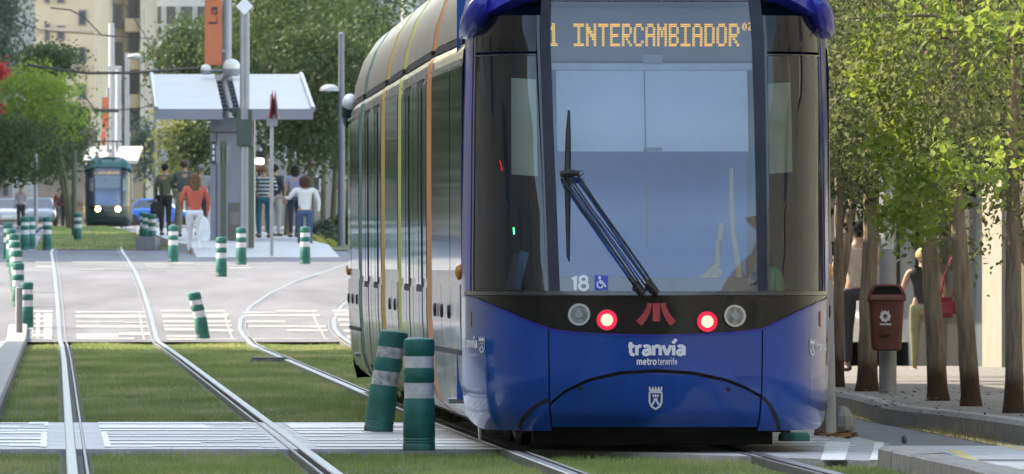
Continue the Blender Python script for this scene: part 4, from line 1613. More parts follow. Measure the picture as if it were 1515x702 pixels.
# tall mast with diamond sign and cabinet
AY = 219.0
zb = zg(AY)
def mz(py, d):
    return Z(py, d) - zg(d)
root = empty('catenary_mast', (X(362, AY), AY, zb), label='tall grey mast topped by a white diamond sign in front of the shelter', cat='mast')
m = MB()
m.lathe([(.10, 0), (.10, 2.0), (.098, mz(18, AY)), (.03, mz(16, AY))], 16)
m.build('pole', pale_metal, root)
m = MB()
R45 = Matrix.Translation((0, -.13, mz(10, AY))) @ Matrix.Rotation(PI / 4, 4, 'Y')
m.box(-.125, .125, -.012, .012, -.125, .125, R45)
m.build('diamond_sign', pm('sign_pale', (.66, .68, .72), .4, var=.05), root, bevel=.01)
m = MB()
m.box(-.155, .155, -.15, .1, mz(217, AY), mz(162, AY))
b = m.build('control_box', pm('dark_green_box', (.035, .055, .045), .5, var=.2), root, bevel=.02)
m = MB()
m.box(-.07, .07, -.17, -.155, mz(177, AY), mz(161, AY))
m.build('signal_face', pale_metal, b)
m = MB()
m.box(.07, .19, -.06, .05, 0, mz(217, AY))
m.build('cable_duct', olive_metal, root)

BY = 245.0
root = empty('banner_mast', (X(336, BY), BY, plat_z(BY)), label='tall mast behind the shelter carrying the orange stop-name banner', cat='mast')
pzb = plat_z(BY)
m = MB()
m.lathe([(.10, 0), (.10, Z(-160, BY) - pzb)], 14)
m.build('pole', grey_metal, root)
m = MB()
bx0, bx1 = X(303, BY) - X(336, BY), X(328.5, BY) - X(336, BY)
bz0, bz1 = Z(97, BY) - pzb, Z(-110, BY) - pzb
m.box(bx0, bx1, -.10, -.06, bz0, bz1)
bn = m.build('banner', pm('banner_orange', (.52, .135, .055), .6, var=.05), root, bevel=.01)
v, t, lay = lettering('La Paz', .14)
m = MB()
h_, l_ = Z(7, BY) * 0 + (17 / LENS * BY), 0
tz0 = Z(36, BY) - pzb
tl = 78 / LENS * BY
tx0, tx1 = X(309, BY) - X(336, BY), X(322, BY) - X(336, BY)
m.add([Vector((tx1 - (tx1 - tx0) * q, -.104 - .001 * l, tz0 + tl * u)) for (u, q), l in zip(v, lay)], t)
m.build('stop_name', pm('banner_text', (.03, .012, .03), .6), bn, smooth=False)
m = MB()
m.box(bx0 + .26, -.04, -.09, -.07, bz0 + .3, bz0 + .36)
m.box(bx0 + .26, -.04, -.09, -.07, bz0 + 2.3, bz0 + 2.36)
m.build('banner_arm', grey_metal, root)
for px, py, r in ((305, 103, .12), (343, 100, .20)):
    m = MB()
    c = (X(px, BY) - X(336, BY), -.25, Z(py, BY) - pzb)
    m.ball(c, (r, r, r * .95), 16, 10)
    l = m.build('lamp_globe', pm('globe_white', (.62, .60, .55), .35, var=.1), root)
    m = MB()
    m.lathe([(r * .8, -r * 1.02), (r * 1.02, -r * .35), (r * 1.02, -r * .2)], 16, c=c)
    m.tube([(c[0], c[1], c[2]), (c[0], 0, c[2] - .02), (0, 0, c[2] - .02)], .035, 6)
    m.build('lamp_collar', grey_metal, l)
m = MB()
m.box(X(336, BY) - X(336, BY) - .28, -.12, -.1, .1, Z(125, BY) - pzb, Z(112, BY) - pzb)
m.build('speaker_box', white_rib, root)

# warning sign seen almost edge-on
GY = 213.5
root = empty('warning_sign', (X(402, GY), GY, zg(GY)), label='slim pole with two back-to-back triangular warning signs seen edge-on', cat='sign')
m = MB()
m.tube([(0, 0, 0), (.0, 0, mz(140, GY))], .035, 10)
m.build('pole', pale_metal, root)
for k, (ang, col) in enumerate(((1.36, (.30, .035, .04)), (-1.32, (.26, .20, .19)))):
    m = MB()
    R_ = Matrix.Translation((.015 + .06 * k, -.06, mz(176, GY))) @ Matrix.Rotation(ang, 4, 'Z')
    tri = [(-.33, 0), (.33, 0), (0, .56)]
    f_, b_ = [R_ @ Vector((x, -.006, z)) for x, z in tri], [R_ @ Vector((x, .006, z)) for x, z in tri]
    m.grid([f_, b_], True)
    m.add(f_, [(0, 1, 2)])
    m.add(b_, [(0, 2, 1)])
    p = m.build('sign_plate', pm('sign_back_%d' % k, col, .5, var=.15), root, smooth=False)
m = MB()
m.box(-.10, .12, -.07, -.05, mz(187, GY), mz(171, GY))
m.build('sign_tab', pale_metal, root)

# lamp column with a small arm lamp
EY = 240.0
root = empty('street_lamp', (X(505, EY), EY, zg(EY)), label='grey street lamp with one small arm lamp, just left of the blue tram', cat='street lamp')
m = MB()
m.lathe([(.085, 0), (.08, 2), (.062, mz(50, EY)), (.02, mz(48, EY))], 14)
m.build('pole', pm('lamp_grey', (.17, .17, .20), .5, metal=.3, var=.1), root)
m = MB()
m.tube([(0, 0, mz(137, EY)), (-.2, 0, mz(134, EY))], .02, 6)
m.build('arm', grey_metal, root)
m = MB()
rows = []
for k in range(6):
    a = PI / 2 * k / 5
    rows.append([Vector((-.26 + .23 * math.cos(a) * math.cos(2 * PI * j / 16), .2 * math.cos(a) * math.sin(2 * PI * j / 16), mz(135, EY) + .15 * math.sin(a))) for j in range(16)])
m.grid(rows, True)
m.add(rows[0], [tuple(range(16))])
m.build('lamp_shade', pm('lamp_shade', (.38, .38, .38), .5), root)

PY = 262.0
root = empty('traffic_signal', (X(384, PY), PY, plat_z(PY)), label='black tram signal with a lit white lamp between the shelter and waiting people', cat='traffic signal')
m = MB()
m.tube([(0, 0, 0), (0, 0, 1.9)], .05, 8)
m.build('pole', dark_metal, root)
m = MB()
m.box(-.12, .12, -.1, .1, Z(252, PY) - plat_z(PY), Z(224, PY) - plat_z(PY))
h = m.build('signal_head', rubber, root, bevel=.03)
m = MB()
m.box(-.10, .10, -.14, -.105, Z(243, PY) - plat_z(PY), Z(235, PY) - plat_z(PY))
m.build('lamp', glow('signal_white', (.95, .97, 1), 1.1), h, bevel=.02)

# olive pole left of the distant tram; small signs and lamps down the street
def simple_pole(name, label, cat, px, d, py_top, r, mat, parts=()):
    z0 = zg(d) - .05
    root = empty(name, (X(px, d), d, z0), label=label, cat=cat)
    m = MB()
    m.lathe([(r, 0), (r * .8, Z(py_top, d) - z0)], 10)
    m.build('pole', mat, root)
    for nm, p0, p1, q0, q1, mt in parts:
        m = MB()
        m.box(X(p0, d) - X(px, d), X(p1, d) - X(px, d), -.16, -.10, Z(q1, d) - z0, Z(q0, d) - z0)
        m.build(nm, mt, root, bevel=.02)
    return root
simple_pole('utility_pole', 'dark olive pole standing just left of the distant teal tram', 'pole', 110, 300, 222, .08, olive_metal)
simple_pole('street_sign', 'small grey square street sign on a thin pole beyond the shelter', 'sign', 243, 420, 225, .05, grey_metal, [('sign_plate', 237.5, 248.5, 220, 238, pm('plate_grey', (.30, .31, .33), .5))])
r = simple_pole('street_lamp', 'pale street lamp rising left of the small square sign beyond the shelter', 'street lamp', 230, 470, 92, .10, pale_metal)
m = MB()
m.tube([(0, 0, Z(92, 470) - r.location.z), (-.6, 0, Z(84, 470) - r.location.z)], .06, 6)
m.ball((-.8, 0, Z(84, 470) - r.location.z), (.42, .2, .14))
m.build('lamp_head', white_rib, r)
simple_pole('street_lamp', 'thin grey lamp column on the left pavement under the trees', 'street lamp', 53, 420, 224, .08, grey_metal, [('lamp_box', 51, 55, 216, 224, pale_metal)])
simple_pole('catenary_mast', 'bright pale mast rising behind the distant tram, taller left one of two', 'mast', 165, 600, 35, .20, pm('mast_white', (.40, .40, .42), .5, var=.1), [('bracket', 158, 172, 98, 104, white_rib)])
simple_pole('catenary_mast', 'pale mast behind the distant tram, shorter right one of two', 'mast', 175, 605, 100, .20, pm('mast_white', (.62, .62, .64), .5), [('bracket', 170, 180, 98, 102, white_rib)])
simple_pole('catenary_mast', 'thin grey mast down the street between the tan and the white buildings', 'mast', 188, 640, 78, .16, grey_metal)
simple_pole('banner_mast', 'far mast with a narrow orange banner above the distant tram', 'mast', 159.5, 590, 130, .12, grey_metal, [('banner', 151, 160, 144, 192, pm('banner_orange', (.52, .135, .055), .6)), ('lower_banner', 150, 157, 194, 214, pm('banner_orange', (.52, .135, .055), .6))])
# far shelter
FS = 585.0
root = empty('tram_shelter', (0, 0, 0), label='far white-roofed tram shelter showing above the distant teal tram', cat='tram shelter')
m = MB()
for p0, p1 in ((122, 156), (168, 203)):
    a, b = X(p0, FS), X(p1, FS)
    z0, z1 = Z(237, FS), Z(217, FS)
    m.add([(a, FS, z0), (b, FS, z0), (b, FS + 9, z1 + .1), (a, FS + 9, z1 + .1), (a, FS, z0 - .2), (b, FS, z0 - .2), (b, FS + 9, z1 - .1), (a, FS + 9, z1 - .1)],
          [(0, 1, 2, 3), (0, 1, 5, 4), (2, 3, 7, 6), (4, 5, 6, 7), (0, 3, 7, 4), (1, 2, 6, 5)])
m.build('roof_wing', white_rib, root, smooth=False)
m = MB()
m.box(X(155, FS), X(170, FS), FS + 1, FS + 2, zg(FS), Z(232, FS))
m.build('column', lav, root)

# span wires over the street: cables with their insulators
cable = pm('cable_black', (.02, .02, .022), .6)
def wire(label, pts, r, parts=()):
    root = None
    m = MB()
    P_ = []
    for (p0, q0, d0), (p1, q1, d1) in zip(pts, pts[1:]):
        for k in range(8):
            t = k / 8
            sag = 0
            P_.append((X(p0 + (p1 - p0) * t, d0 + (d1 - d0) * t), d0 + (d1 - d0) * t, Z(q0 + (q1 - q0) * t + sag, d0 + (d1 - d0) * t)))
    p, q, d = pts[-1]
    P_.append((X(p, d), d, Z(q, d)))
    m.tube(P_, r, 5)
    o = m.build('span_wire', cable)
    return tag(o, label, 'wire', 'overhead wires above the street')
wire('thick black span cable crossing in front of the far buildings, left of the shelter roof', [(40, 96, 330), (100, 105, 330), (130, 108.5, 330), (200, 108, 330), (240, 105, 330), (290, 101, 330)], .045)
wire('thin wire running up from the tan building to a dark clamp', [(75, 12, 400), (104, 15, 400), (125, 26, 400), (150, 52, 400), (172, 55, 400)], .025)
wire('faint thin wire sloping over the left tree', [(0, 22, 420), (60, 45, 420), (150, 52, 420), (230, 58, 420), (300, 60, 420)], .018)
wire('thin wire crossing behind the masts above the distant tram', [(95, 100, 560), (140, 163, 560), (168, 164, 560), (210, 160, 560), (236, 150, 560)], .035)
wire('short dark cable bracket left of the far banner', [(138, 163, 570), (150, 164, 570), (175, 164, 570)], .10)
wire('thin pale wire in front of the dark trees above the shelter', [(370, 60, 300), (420, 60, 300), (480, 47, 300), (515, 36, 300)], .016)
wire('thin steep contact wire high above the right track', [(180, 0, 420), (210, 45, 420), (232, 84, 420)], .02)
# ------------------------------------------------------------------ people
def skin_obj(name, joints, edges, mat, parent, sub=2, root=0):
    me = bpy.data.meshes.new(name)
    me.from_pydata([j[0] for j in joints], edges, [])
    o = bpy.data.objects.new(name, me)
    C.objects.link(o)
    o.modifiers.new('Skin', 'SKIN')
    sv = me.skin_vertices[0].data
    for i, j in enumerate(joints):
        r = j[1] if isinstance(j[1], tuple) else (j[1], j[1])
        sv[i].radius = r
        sv[i].use_root = (i == root)
    s = o.modifiers.new('Sub', 'SUBSURF')
    s.levels = s.render_levels = sub
    bpy.context.view_layer.update()
    dg = bpy.context.evaluated_depsgraph_get()
    m2 = bpy.data.meshes.new_from_object(o.evaluated_get(dg))
    o.modifiers.clear()
    o.data = m2
    m2.name = name
    bpy.data.meshes.remove(me)
    m2.materials.clear()
    m2.materials.append(mat)
    for p in m2.polygons:
        p.use_smooth = True
    if parent is not None:
        o.parent = parent
    return o

def person(label, px, d, z, rz, height, skin, shirt, trousers, hair, shoes, arms, legs, hairlen=0.0, sleeves='long', wide=1.0,
           stripes=None, lean=0.0, group=None, coat=False):
    k = height / 1.70
    root = empty('person', (X(px, d), d, z), rz, label, 'person', group)
    def S(x, y, zz):
        return (x * k * (wide if abs(x) < .3 else 1), (y + lean * max(0, zz - .9)) * k, zz * k)
    J, E = [], []
    def add(pos, r, par=None):
        J.append((S(*pos), (r[0] * k, r[1] * k) if isinstance(r, tuple) else r * k))
        if par is not None:
            E.append((par, len(J) - 1))
        return len(J) - 1
    pel = add((0, 0, .94), (.115, .095))
    wai = add((0, 0, 1.10), (.115, .085), pel)
    che = add((0, 0, 1.30), (.135, .095), wai)
    nb = add((0, -.01, 1.43), (.06, .055), che)
    nk = add((0, .005, 1.50), (.047, .05), nb)
    hd = add((0, .02, 1.575), (.068, .085), nk)
    add((0, .015, 1.66), (.058, .070), hd)
    add((0, .105, 1.565), .013, hd)
    for s in (-1, 1):
        add((s * .078, .005, 1.57), .014, hd)
    arm_pts = []
    for s, (el, wr) in zip((-1, 1), arms):
        sh = add((s * .165, -.005, 1.395), .052, che)
        e = add(el, .038, sh)
        w_ = add(wr, .026, e)
        dv = (Vector(wr) - Vector(el)).normalized()
        side = Vector((0, 1, 0)) if abs(dv.y) < .8 else Vector((0, 0, 1))
        pal = Vector(wr) + dv * .06
        pl_ = add(tuple(pal), .026, w_)
        for q, ln in ((-.026, .062), (-.009, .072), (.009, .07), (.024, .055)):
            f1 = add(tuple(pal + side * q + dv * .03), .0085, pl_)
            add(tuple(pal + side * q * 1.1 + dv * (.03 + ln * .5) + Vector((-s * .012, 0, 0))), .008, f1)
        th = add(tuple(pal + side * .034 + dv * -.015), .009, pl_)
        add(tuple(pal + side * .045 + dv * .03), .008, th)
        arm_pts.append((sh, e, w_))
    leg_pts = []
    for s, (kn, an) in zip((-1, 1), legs):
        hp = add((s * .088, 0, .88), .082, pel)
        kk_ = add(kn, .052, hp)
        a_ = add(an, .035, kk_)
        add((an[0], an[1] + .10, max(.03, an[2] - .045)), .03, a_)
        leg_pts.append((hp, kk_, a_))
    skin_obj('body', J, E, skin, root, 2, pel)
    def sub_skin(name, ids, edges, grow, mat):
        mp_ = {a: i for i, a in enumerate(ids)}
        js = []
        for a in ids:
            r = J[a][1]
            g_ = grow.get(a, grow['*'])
            js.append((J[a][0], (r[0] * g_, r[1] * g_) if isinstance(r, tuple) else r * g_))
        return skin_obj(name, js, [(mp_[a], mp_[b]) for a, b in edges], mat, root, 2, 0)
    ids = [wai, pel, che, nb]
    ed = [(wai, pel), (wai, che), (che, nb)]
    for sh, e, w_ in arm_pts:
        if sleeves == 'none':
            ids += [sh]
            ed += [(che, sh)]
        elif sleeves == 'short':
            mid = tuple((Vector(J[sh][0]) * .45 + Vector(J[e][0]) * .55))
            J.append((mid, .052 * k))
            ids += [sh, len(J) - 1]
            ed += [(che, sh), (sh, len(J) - 1)]
        else:
            ids += [sh, e, w_]
            ed += [(che, sh), (sh, e), (e, w_)]
    sub_skin('jacket' if coat else 'shirt', ids, ed, {'*': 1.28, nb: 1.12, pel: 1.22 if coat else 1.16}, shirt)
    ids, ed = [pel], []
    for hp, kk_, a_ in leg_pts:
        ids += [hp, kk_, a_]
        ed += [(pel, hp), (hp, kk_), (kk_, a_)]
    sub_skin('trousers', ids, ed, {'*': 1.32, pel: 1.10}, trousers)
    m = MB()
    m.ball((0, .0, 1.615), (.092, .105, .102), 16, 12)
    for p in range(len(m.v)):
        x, y, zz = m.v[p]
        if y > .05 and zz < 1.64:
            y = .05 + (y - .05) * .1
        if zz < 1.58 and not hairlen:
            x, y = x * .8, min(y, .0) * .85
        m.v[p] = (x, y, zz)
    if hairlen:
        rows = []
        for i in range(7):
            t_ = i / 6
            wv = .094 + .02 * math.sin(t_ * 2.4) - .045 * t_ ** 3
            rows.append([(wv * math.cos(a), -.035 - .02 * t_ + .075 * math.sin(a) * (1 - .45 * t_), 1.64 - hairlen * t_) for a in [2 * PI * q / 14 for q in range(14)]])
        m.grid(rows, True)
        m.add(rows[-1], [tuple(range(14))])
    m.v = [S(*p) for p in m.v]
    m.build('hair', hair, root)
    for kn, an in legs:
        m = MB()
        m.ball((an[0], an[1] + .05, max(an[2] - .045, .035)), (.048, .135, .042), 12, 8)
        m.v = [S(*p) for p in m.v]
        m.build('shoe', shoes, root)
    if stripes:
        pass
    return root, k

def cloth(name, col, var=.14, **kw):
    return pm(name, col, .85, var=var, scale=7, bump=.35, bscale=14, **kw)
skin_m = pm('skin', (.34, .20, .13), .55, var=.08)
STAND = (((-.22, -.02, 1.12), (-.23, .06, .88)), ((.22, -.02, 1.12), (.23, .06, .88)))
LEGS = (((-.09, .02, .50), (-.09, 0, .08)), ((.09, .02, .50), (.09, 0, .08)))
STEP = (((-.08, .12, .50), (-.08, .16, .085)), ((.08, .02, .50), (.09, -.22, .12)))
FOLD = (((-.23, .06, 1.13), (-.08, .22, 1.08)), ((.23, .06, 1.13), (.08, .22, 1.08)))
brown_h = pm('brown_hair', (.060, .030, .018), .6, var=.3, scale=20, spec=.15)
black_h = pm('black_hair', (.012, .010, .010), .5, var=.3, scale=20, spec=.15)
red_h = pm('reddish_hair', (.16, .055, .03), .6, var=.3, scale=20, spec=.15)
auburn_h = pm('auburn_hair', (.12, .060, .032), .6, var=.3, scale=20, spec=.15)
blond_h = pm('blond_hair', (.50, .34, .15), .6, var=.3, scale=20, spec=.15)
grey_h = pm('grey_hair', (.20, .19, .18), .6, var=.3, scale=20, spec=.15)
shoe_d = pm('dark_shoe', (.02, .018, .016), .5)
shoe_t = pm('tan_shoe', (.24, .16, .10), .6)
WG = 'people at the tram stop'
# striped top: a real striped weave
st = pm('striped_knit', (.05, .06, .075), .85, var=.1)
nt = st.node_tree
tc = nt.nodes.new('ShaderNodeTexCoord')
sx = nt.nodes.new('ShaderNodeSeparateXYZ')
mu = nt.nodes.new('ShaderNodeMath'); mu.operation = 'MULTIPLY'; mu.inputs[1].default_value = 11.5
fr = nt.nodes.new('ShaderNodeMath'); fr.operation = 'FRACT'
gt = nt.nodes.new('ShaderNodeMath'); gt.operation = 'GREATER_THAN'; gt.inputs[1].default_value = .58
mc = nt.nodes.new('ShaderNodeMix'); mc.data_type = 'RGBA'
mc.inputs[6].default_value = (.035, .05, .065, 1)
mc.inputs[7].default_value = (.50, .52, .54, 1)
nt.links.new(tc.outputs['Object'], sx.inputs[0]); nt.links.new(sx.outputs['Z'], mu.inputs[0]); nt.links.new(mu.outputs[0], fr.inputs[0])
nt.links.new(fr.outputs[0], gt.inputs[0]); nt.links.new(gt.outputs[0], mc.inputs[0])
nt.links.new(mc.outputs[2], nt.nodes['Principled BSDF'].inputs['Base Color'])

def feet(py, d):
    return Z(py, d)
person('woman in an orange jacket and white trousers walking away, long auburn hair', 288, 219, feet(378.5, 219), .15, 1.66, skin_m, cloth('orange_jacket', (.44, .085, .05)),
       cloth('white_trousers', (.60, .58, .62)), auburn_h, shoe_t, (((-.25, -.03, 1.15), (-.23, .10, .97)), ((.25, -.02, 1.14), (.24, .04, .90))), STEP, .30, wide=1.15, group=WG, coat=True)
m = MB()
rows = []
for i, (wv, zz) in enumerate(((.02, .50), (.07, .43), (.105, .32), (.12, .16), (.11, .04), (.09, 0))):
    rows.append([(wv * math.cos(a) * (1 + .06 * math.sin(5 * a + i)), .07 * math.sin(a), zz) for a in [2 * PI * q / 16 for q in range(16)]])
m.grid(rows, True)
m.add(rows[-1], [tuple(range(16))])
o = m.build('carrier_bag', cloth('white_bag', (.62, .63, .66)))
o.location = (X(302, 219), 218.9, feet(357, 219))
tag(o, 'white plastic carrier bag held by the woman in the orange jacket', 'bag')
person('man in an olive shirt and black trousers with a dark shoulder bag', 244, 262, plat_z(262), -.3, 1.74, skin_m, cloth('olive_shirt', (.10, .095, .055)), cloth('black_trousers', (.012, .012, .02)),
       black_h, shoe_d, STAND, LEGS, group=WG)
def shoulder_bag(label, px, d, zc, col, w_=.17, h_=.20):
    m = MB()
    m.box(-w_, w_, -.07, .07, -h_, h_)
    root = empty('shoulder_bag', (X(px, d), d, zc), label=label, cat='bag')
    m.build('pouch', cloth('bag_' + str(col), col), root, bevel=.05)
    m = MB()
    m.tube([(-.08, 0, h_), (-.02, -.02, h_ + .28), (.06, 0, h_ + .5), (.12, .06, h_ + .28), (.08, 0, h_)], .014, 6)
    m.build('strap', cloth('bag_' + str(col), col), root)
    return root
shoulder_bag('black shoulder bag on the man in the olive shirt', 233, 261.8, Z(311, 262), (.012, .012, .014))
person('dark-haired person in a grey-green jacket, back turned, left of the orange jacket', 273, 254, plat_z(254), .1, 1.80, skin_m, cloth('greygreen_jacket', (.060, .068, .06)),
       cloth('khaki_trousers', (.20, .18, .12)), pm('dark_red_hair', (.05, .018, .014), .6), shoe_d, FOLD, LEGS, wide=1.15, group=WG, coat=True)
person('person in a pale grey shirt half hidden beside the shelter column', 298, 264, plat_z(264), .4, 1.72, skin_m, cloth('grey_shirt', (.26, .26, .29)), cloth('dark_trousers', (.03, .03, .04)),
       grey_h, shoe_d, STAND, LEGS, group=WG)
person('woman in a navy and white striped top and teal trousers waiting with her back turned', 390, 248, plat_z(248), -.1, 1.67, skin_m, st, cloth('teal_trousers', (.008, .10, .15)),
       pm('light_brown_hair', (.17, .10, .045), .6, var=.3, scale=20), shoe_d, FOLD, LEGS, wide=1.3, group=WG)
person('red-haired woman in an olive-grey top left of the striped top', 377, 256, plat_z(256), .5, 1.68, skin_m, cloth('olive_top', (.13, .115, .085)), cloth('brown_trousers', (.06, .05, .045)),
       red_h, shoe_d, FOLD, LEGS, wide=1.1, group=WG)
shoulder_bag('dark green shoulder bag between the red-haired woman and the striped top', 374, 247.5, Z(303, 248), (.02, .028, .022), .12, .24)
person('person in a dark top and pale trousers right of the striped top', 407, 257, plat_z(257), -.6, 1.70, skin_m, cloth('dark_top', (.02, .022, .035)), cloth('pale_trousers', (.32, .29, .27)),
       black_h, shoe_d, STAND, LEGS, wide=1.1, group=WG)
person('dark-haired person in a lilac top behind the woman in the white top', 436, 251, plat_z(251), .3, 1.68, skin_m, cloth('lilac_top', (.22, .21, .33)), cloth('navy_trousers', (.02, .025, .05)),
       black_h, shoe_d, STAND, LEGS, .22, sleeves='short', group=WG)
person('woman in a white blouse and blue jeans stepping onto the platform', 451, 226, feet(375, 226), .1, 1.62, skin_m, cloth('white_blouse', (.62, .60, .58)), cloth('jeans', (.045, .075, .15)),
       brown_h, shoe_t, (((-.28, .04, 1.20), (-.40, .16, 1.22)), ((.25, -.02, 1.13), (.30, .02, .90))), STEP, .20, wide=1.25, group=WG, coat=True)
# the two on the right pavement
person('man in a beige shirt and dark trousers walking away behind the trees on the right', 1270, 127, Z(550, 127), .15, 1.76, skin_m, cloth('beige_shirt', (.36, .29, .215)), cloth('charcoal_trousers', (.018, .018, .024)),
       black_h, shoe_d, (((-.25, -.02, 1.12), (-.24, .02, .90)), ((.25, -.02, 1.12), (.24, .06, .88))), STEP, wide=1.2, sleeves='short')
person('woman with fair hair in a black waistcoat and olive trousers behind a tree trunk', 1366, 137, Z(553, 137), .1, 1.58, skin_m, cloth('black_waistcoat', (.022, .018, .018)), cloth('olive_trousers', (.20, .19, .10)),
       blond_h, shoe_t, (((-.25, -.02, 1.10), (-.32, .02, .86)), ((.25, .0, 1.10), (.30, .08, .92))), STEP, wide=1.2, sleeves='none')
shoulder_bag('dark red shoulder bag carried by the fair-haired woman', 1400, 136.8, Z(455, 137), (.16, .015, .025), .13, .13)
FARP = 'people far down the left side of the street'
person('tiny far person in a pale pink top under the left trees', 31, 430, zg(430), 2.8, 1.75, skin_m, cloth('pale_pink', (.40, .33, .36)), cloth('dark_trousers', (.03, .03, .04)), black_h, shoe_d, STAND, LEGS, group=FARP)
person('far person in a dark red top left of the distant tram', 88, 470, zg(470), 3.3, 1.72, skin_m, cloth('dark_red_top', (.16, .025, .03)), cloth('grey_trousers', (.12, .11, .11)), black_h, shoe_d, STAND, STEP, group=FARP)
person('far person in dark clothes nearest the olive pole left of the distant tram', 97, 455, zg(455), .2, 1.76, skin_m, cloth('dark_top', (.02, .022, .035)), cloth('black_trousers', (.012, .012, .02)), black_h, shoe_d, STAND, LEGS, group=FARP)

# ------------------------------------------------------------------ cars far down the street
def car(label, px, d, rz, col, scale=1.0):
    root = empty('parked_car', (X(px, d), d, zg(d)), rz, label, 'car', 'cars far down the street')
    p = pm('car_paint_%.2f_%.2f_%.2f' % col, col, .2, var=.04, coat=1)
    sec = [(-2.05, .70, .35, .62), (-1.98, .80, .28, .72), (-1.3, .87, .22, .80), (-.8, .88, .2, .92), (.9, .88, .2, .95), (1.6, .86, .24, .93), (1.98, .78, .3, .84), (2.06, .70, .38, .7)]
    m = MB()
    rows = []
    for y, hw, zb_, zt in sec:
        rows.append([(x * hw, y, z) for x, z in ((-.92, zb_), (-1, zb_ + .15), (-1, zt - .12), (-.93, zt - .02), (-.6, zt + .02), (.6, zt + .02), (.93, zt - .02), (1, zt - .12), (1, zb_ + .15), (.92, zb_))])
    m.grid(rows, True)
    m.add(rows[0], [tuple(range(10))])
    m.add(rows[-1], [tuple(range(10))])
    b = m.build('body', p, root)
    m = MB()
    bot = [(-.78, -.95), (.78, -.95), (.8, 1.5), (-.8, 1.5)]
    top = [(-.6, -.25), (.6, -.25), (.6, 1.0), (-.6, 1.0)]
    rb = [(x, y, .90) for x, y in bot]
    rt = [(x, y, 1.38) for x, y in top]
    m.grid([rb, rt], True)
    m.build('windows', dark_glass, root)
    m = MB()
    m.grid([[(x * 1.02, y, 1.37) for x, y in top], [(x * .95, y * .95 + .02, 1.44) for x, y in top]], True)
    m.add([(x * .95, y * .95 + .02, 1.44) for x, y in top], [(0, 1, 2, 3)])
    for i in range(4):
        m.tube([rb[i], (rt[i][0] * 1.02, rt[i][1], 1.39)], .04, 5)
    m.build('roof', p, root)
    for s in (-1, 1):
        for y in (-1.25, 1.3):
            m = MB()
            rows = [[(s * (.72 + xo), y + r * math.cos(2 * PI * q / 18), .31 + r * math.sin(2 * PI * q / 18)) for q in range(18)] for xo, r in ((0, .3), (.02, .31), (.14, .31), (.17, .27), (.165, .18), (.15, .0))]
            m.grid(rows, True)
            m.build('wheel', rubber, root)
        m = MB()
        m.ball((s * .6, -1.98, .62), (.17, .06, .075), 12, 8)
        m.build('headlight', chrome, root)
        m = MB()
        m.ball((s * .62, 2.0, .70), (.15, .05, .09), 12, 8)
        m.build('tail_light', pm('tail_red', (.30, .012, .012), .3), root)
        m = MB()
        m.ball((s * .95, -.75, 1.0), (.1, .06, .07), 10, 6)
        m.build('mirror', p, root)
    m = MB()
    m.box(-.26, .26, -2.09, -2.04, .42, .53)
    m.build('number_plate', white_vinyl, root)
    root.scale = (scale,) * 3
    return root
car('white saloon car facing this way behind the paired teal bollards', 58, 545, .05, (.60, .60, .57))
car('pale silver car half hidden at the left edge of the street', 7, 565, .1, (.42, .43, .47))
car('light grey-blue car behind the silver one at the left edge', 20, 640, .05, (.40, .48, .56))
car('dark red car between the silver and the white cars at the left', 27, 600, .1, (.20, .02, .03))
car('bright blue hatchback seen side-on right of the distant tram', 238, 575, 1.35, (.02, .15, .60))
car('grey car far beyond the blue hatchback by the bright tree', 235, 680, 1.2, (.30, .32, .34))

# ------------------------------------------------------------------ trees
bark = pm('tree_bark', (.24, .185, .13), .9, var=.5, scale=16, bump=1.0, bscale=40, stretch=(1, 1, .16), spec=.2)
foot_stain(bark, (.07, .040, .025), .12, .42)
bark_olive = pm('olive_bark', (.115, .10, .055), .9, var=.35, scale=4, bump=.6, stretch=(1, 1, .3))
def leaf_mat(name, col, col2, sc=1.2, tr=.45):
    return pm(name, col, .6, trans=tr, scale=sc, col2=col2, spec=.25)
lf_sunlit = leaf_mat('sunlit_leaves', (.12, .19, .032), (.20, .26, .055), 3, .5)  # paler leaf colour stands in for sun on the crowns
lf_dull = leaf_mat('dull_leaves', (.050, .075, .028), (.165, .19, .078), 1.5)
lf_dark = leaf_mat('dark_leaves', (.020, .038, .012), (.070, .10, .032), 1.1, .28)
lf_shaded = leaf_mat('shaded_leaves', (.010, .020, .007), (.030, .046, .014), .9, .2)  # near-black green puts the shade between front crowns into the colour
lf_far = leaf_mat('far_leaves', (.055, .085, .028), (.095, .135, .05), .35, .35)
lf_lime = leaf_mat('lime_leaves', (.11, .19, .025), (.19, .27, .04), .5)
lf_yellow = leaf_mat('yellow_leaves', (.30, .30, .07), (.42, .40, .13), .5)
lf_blue = leaf_mat('grey_leaves', (.07, .105, .075), (.11, .15, .10), .4)

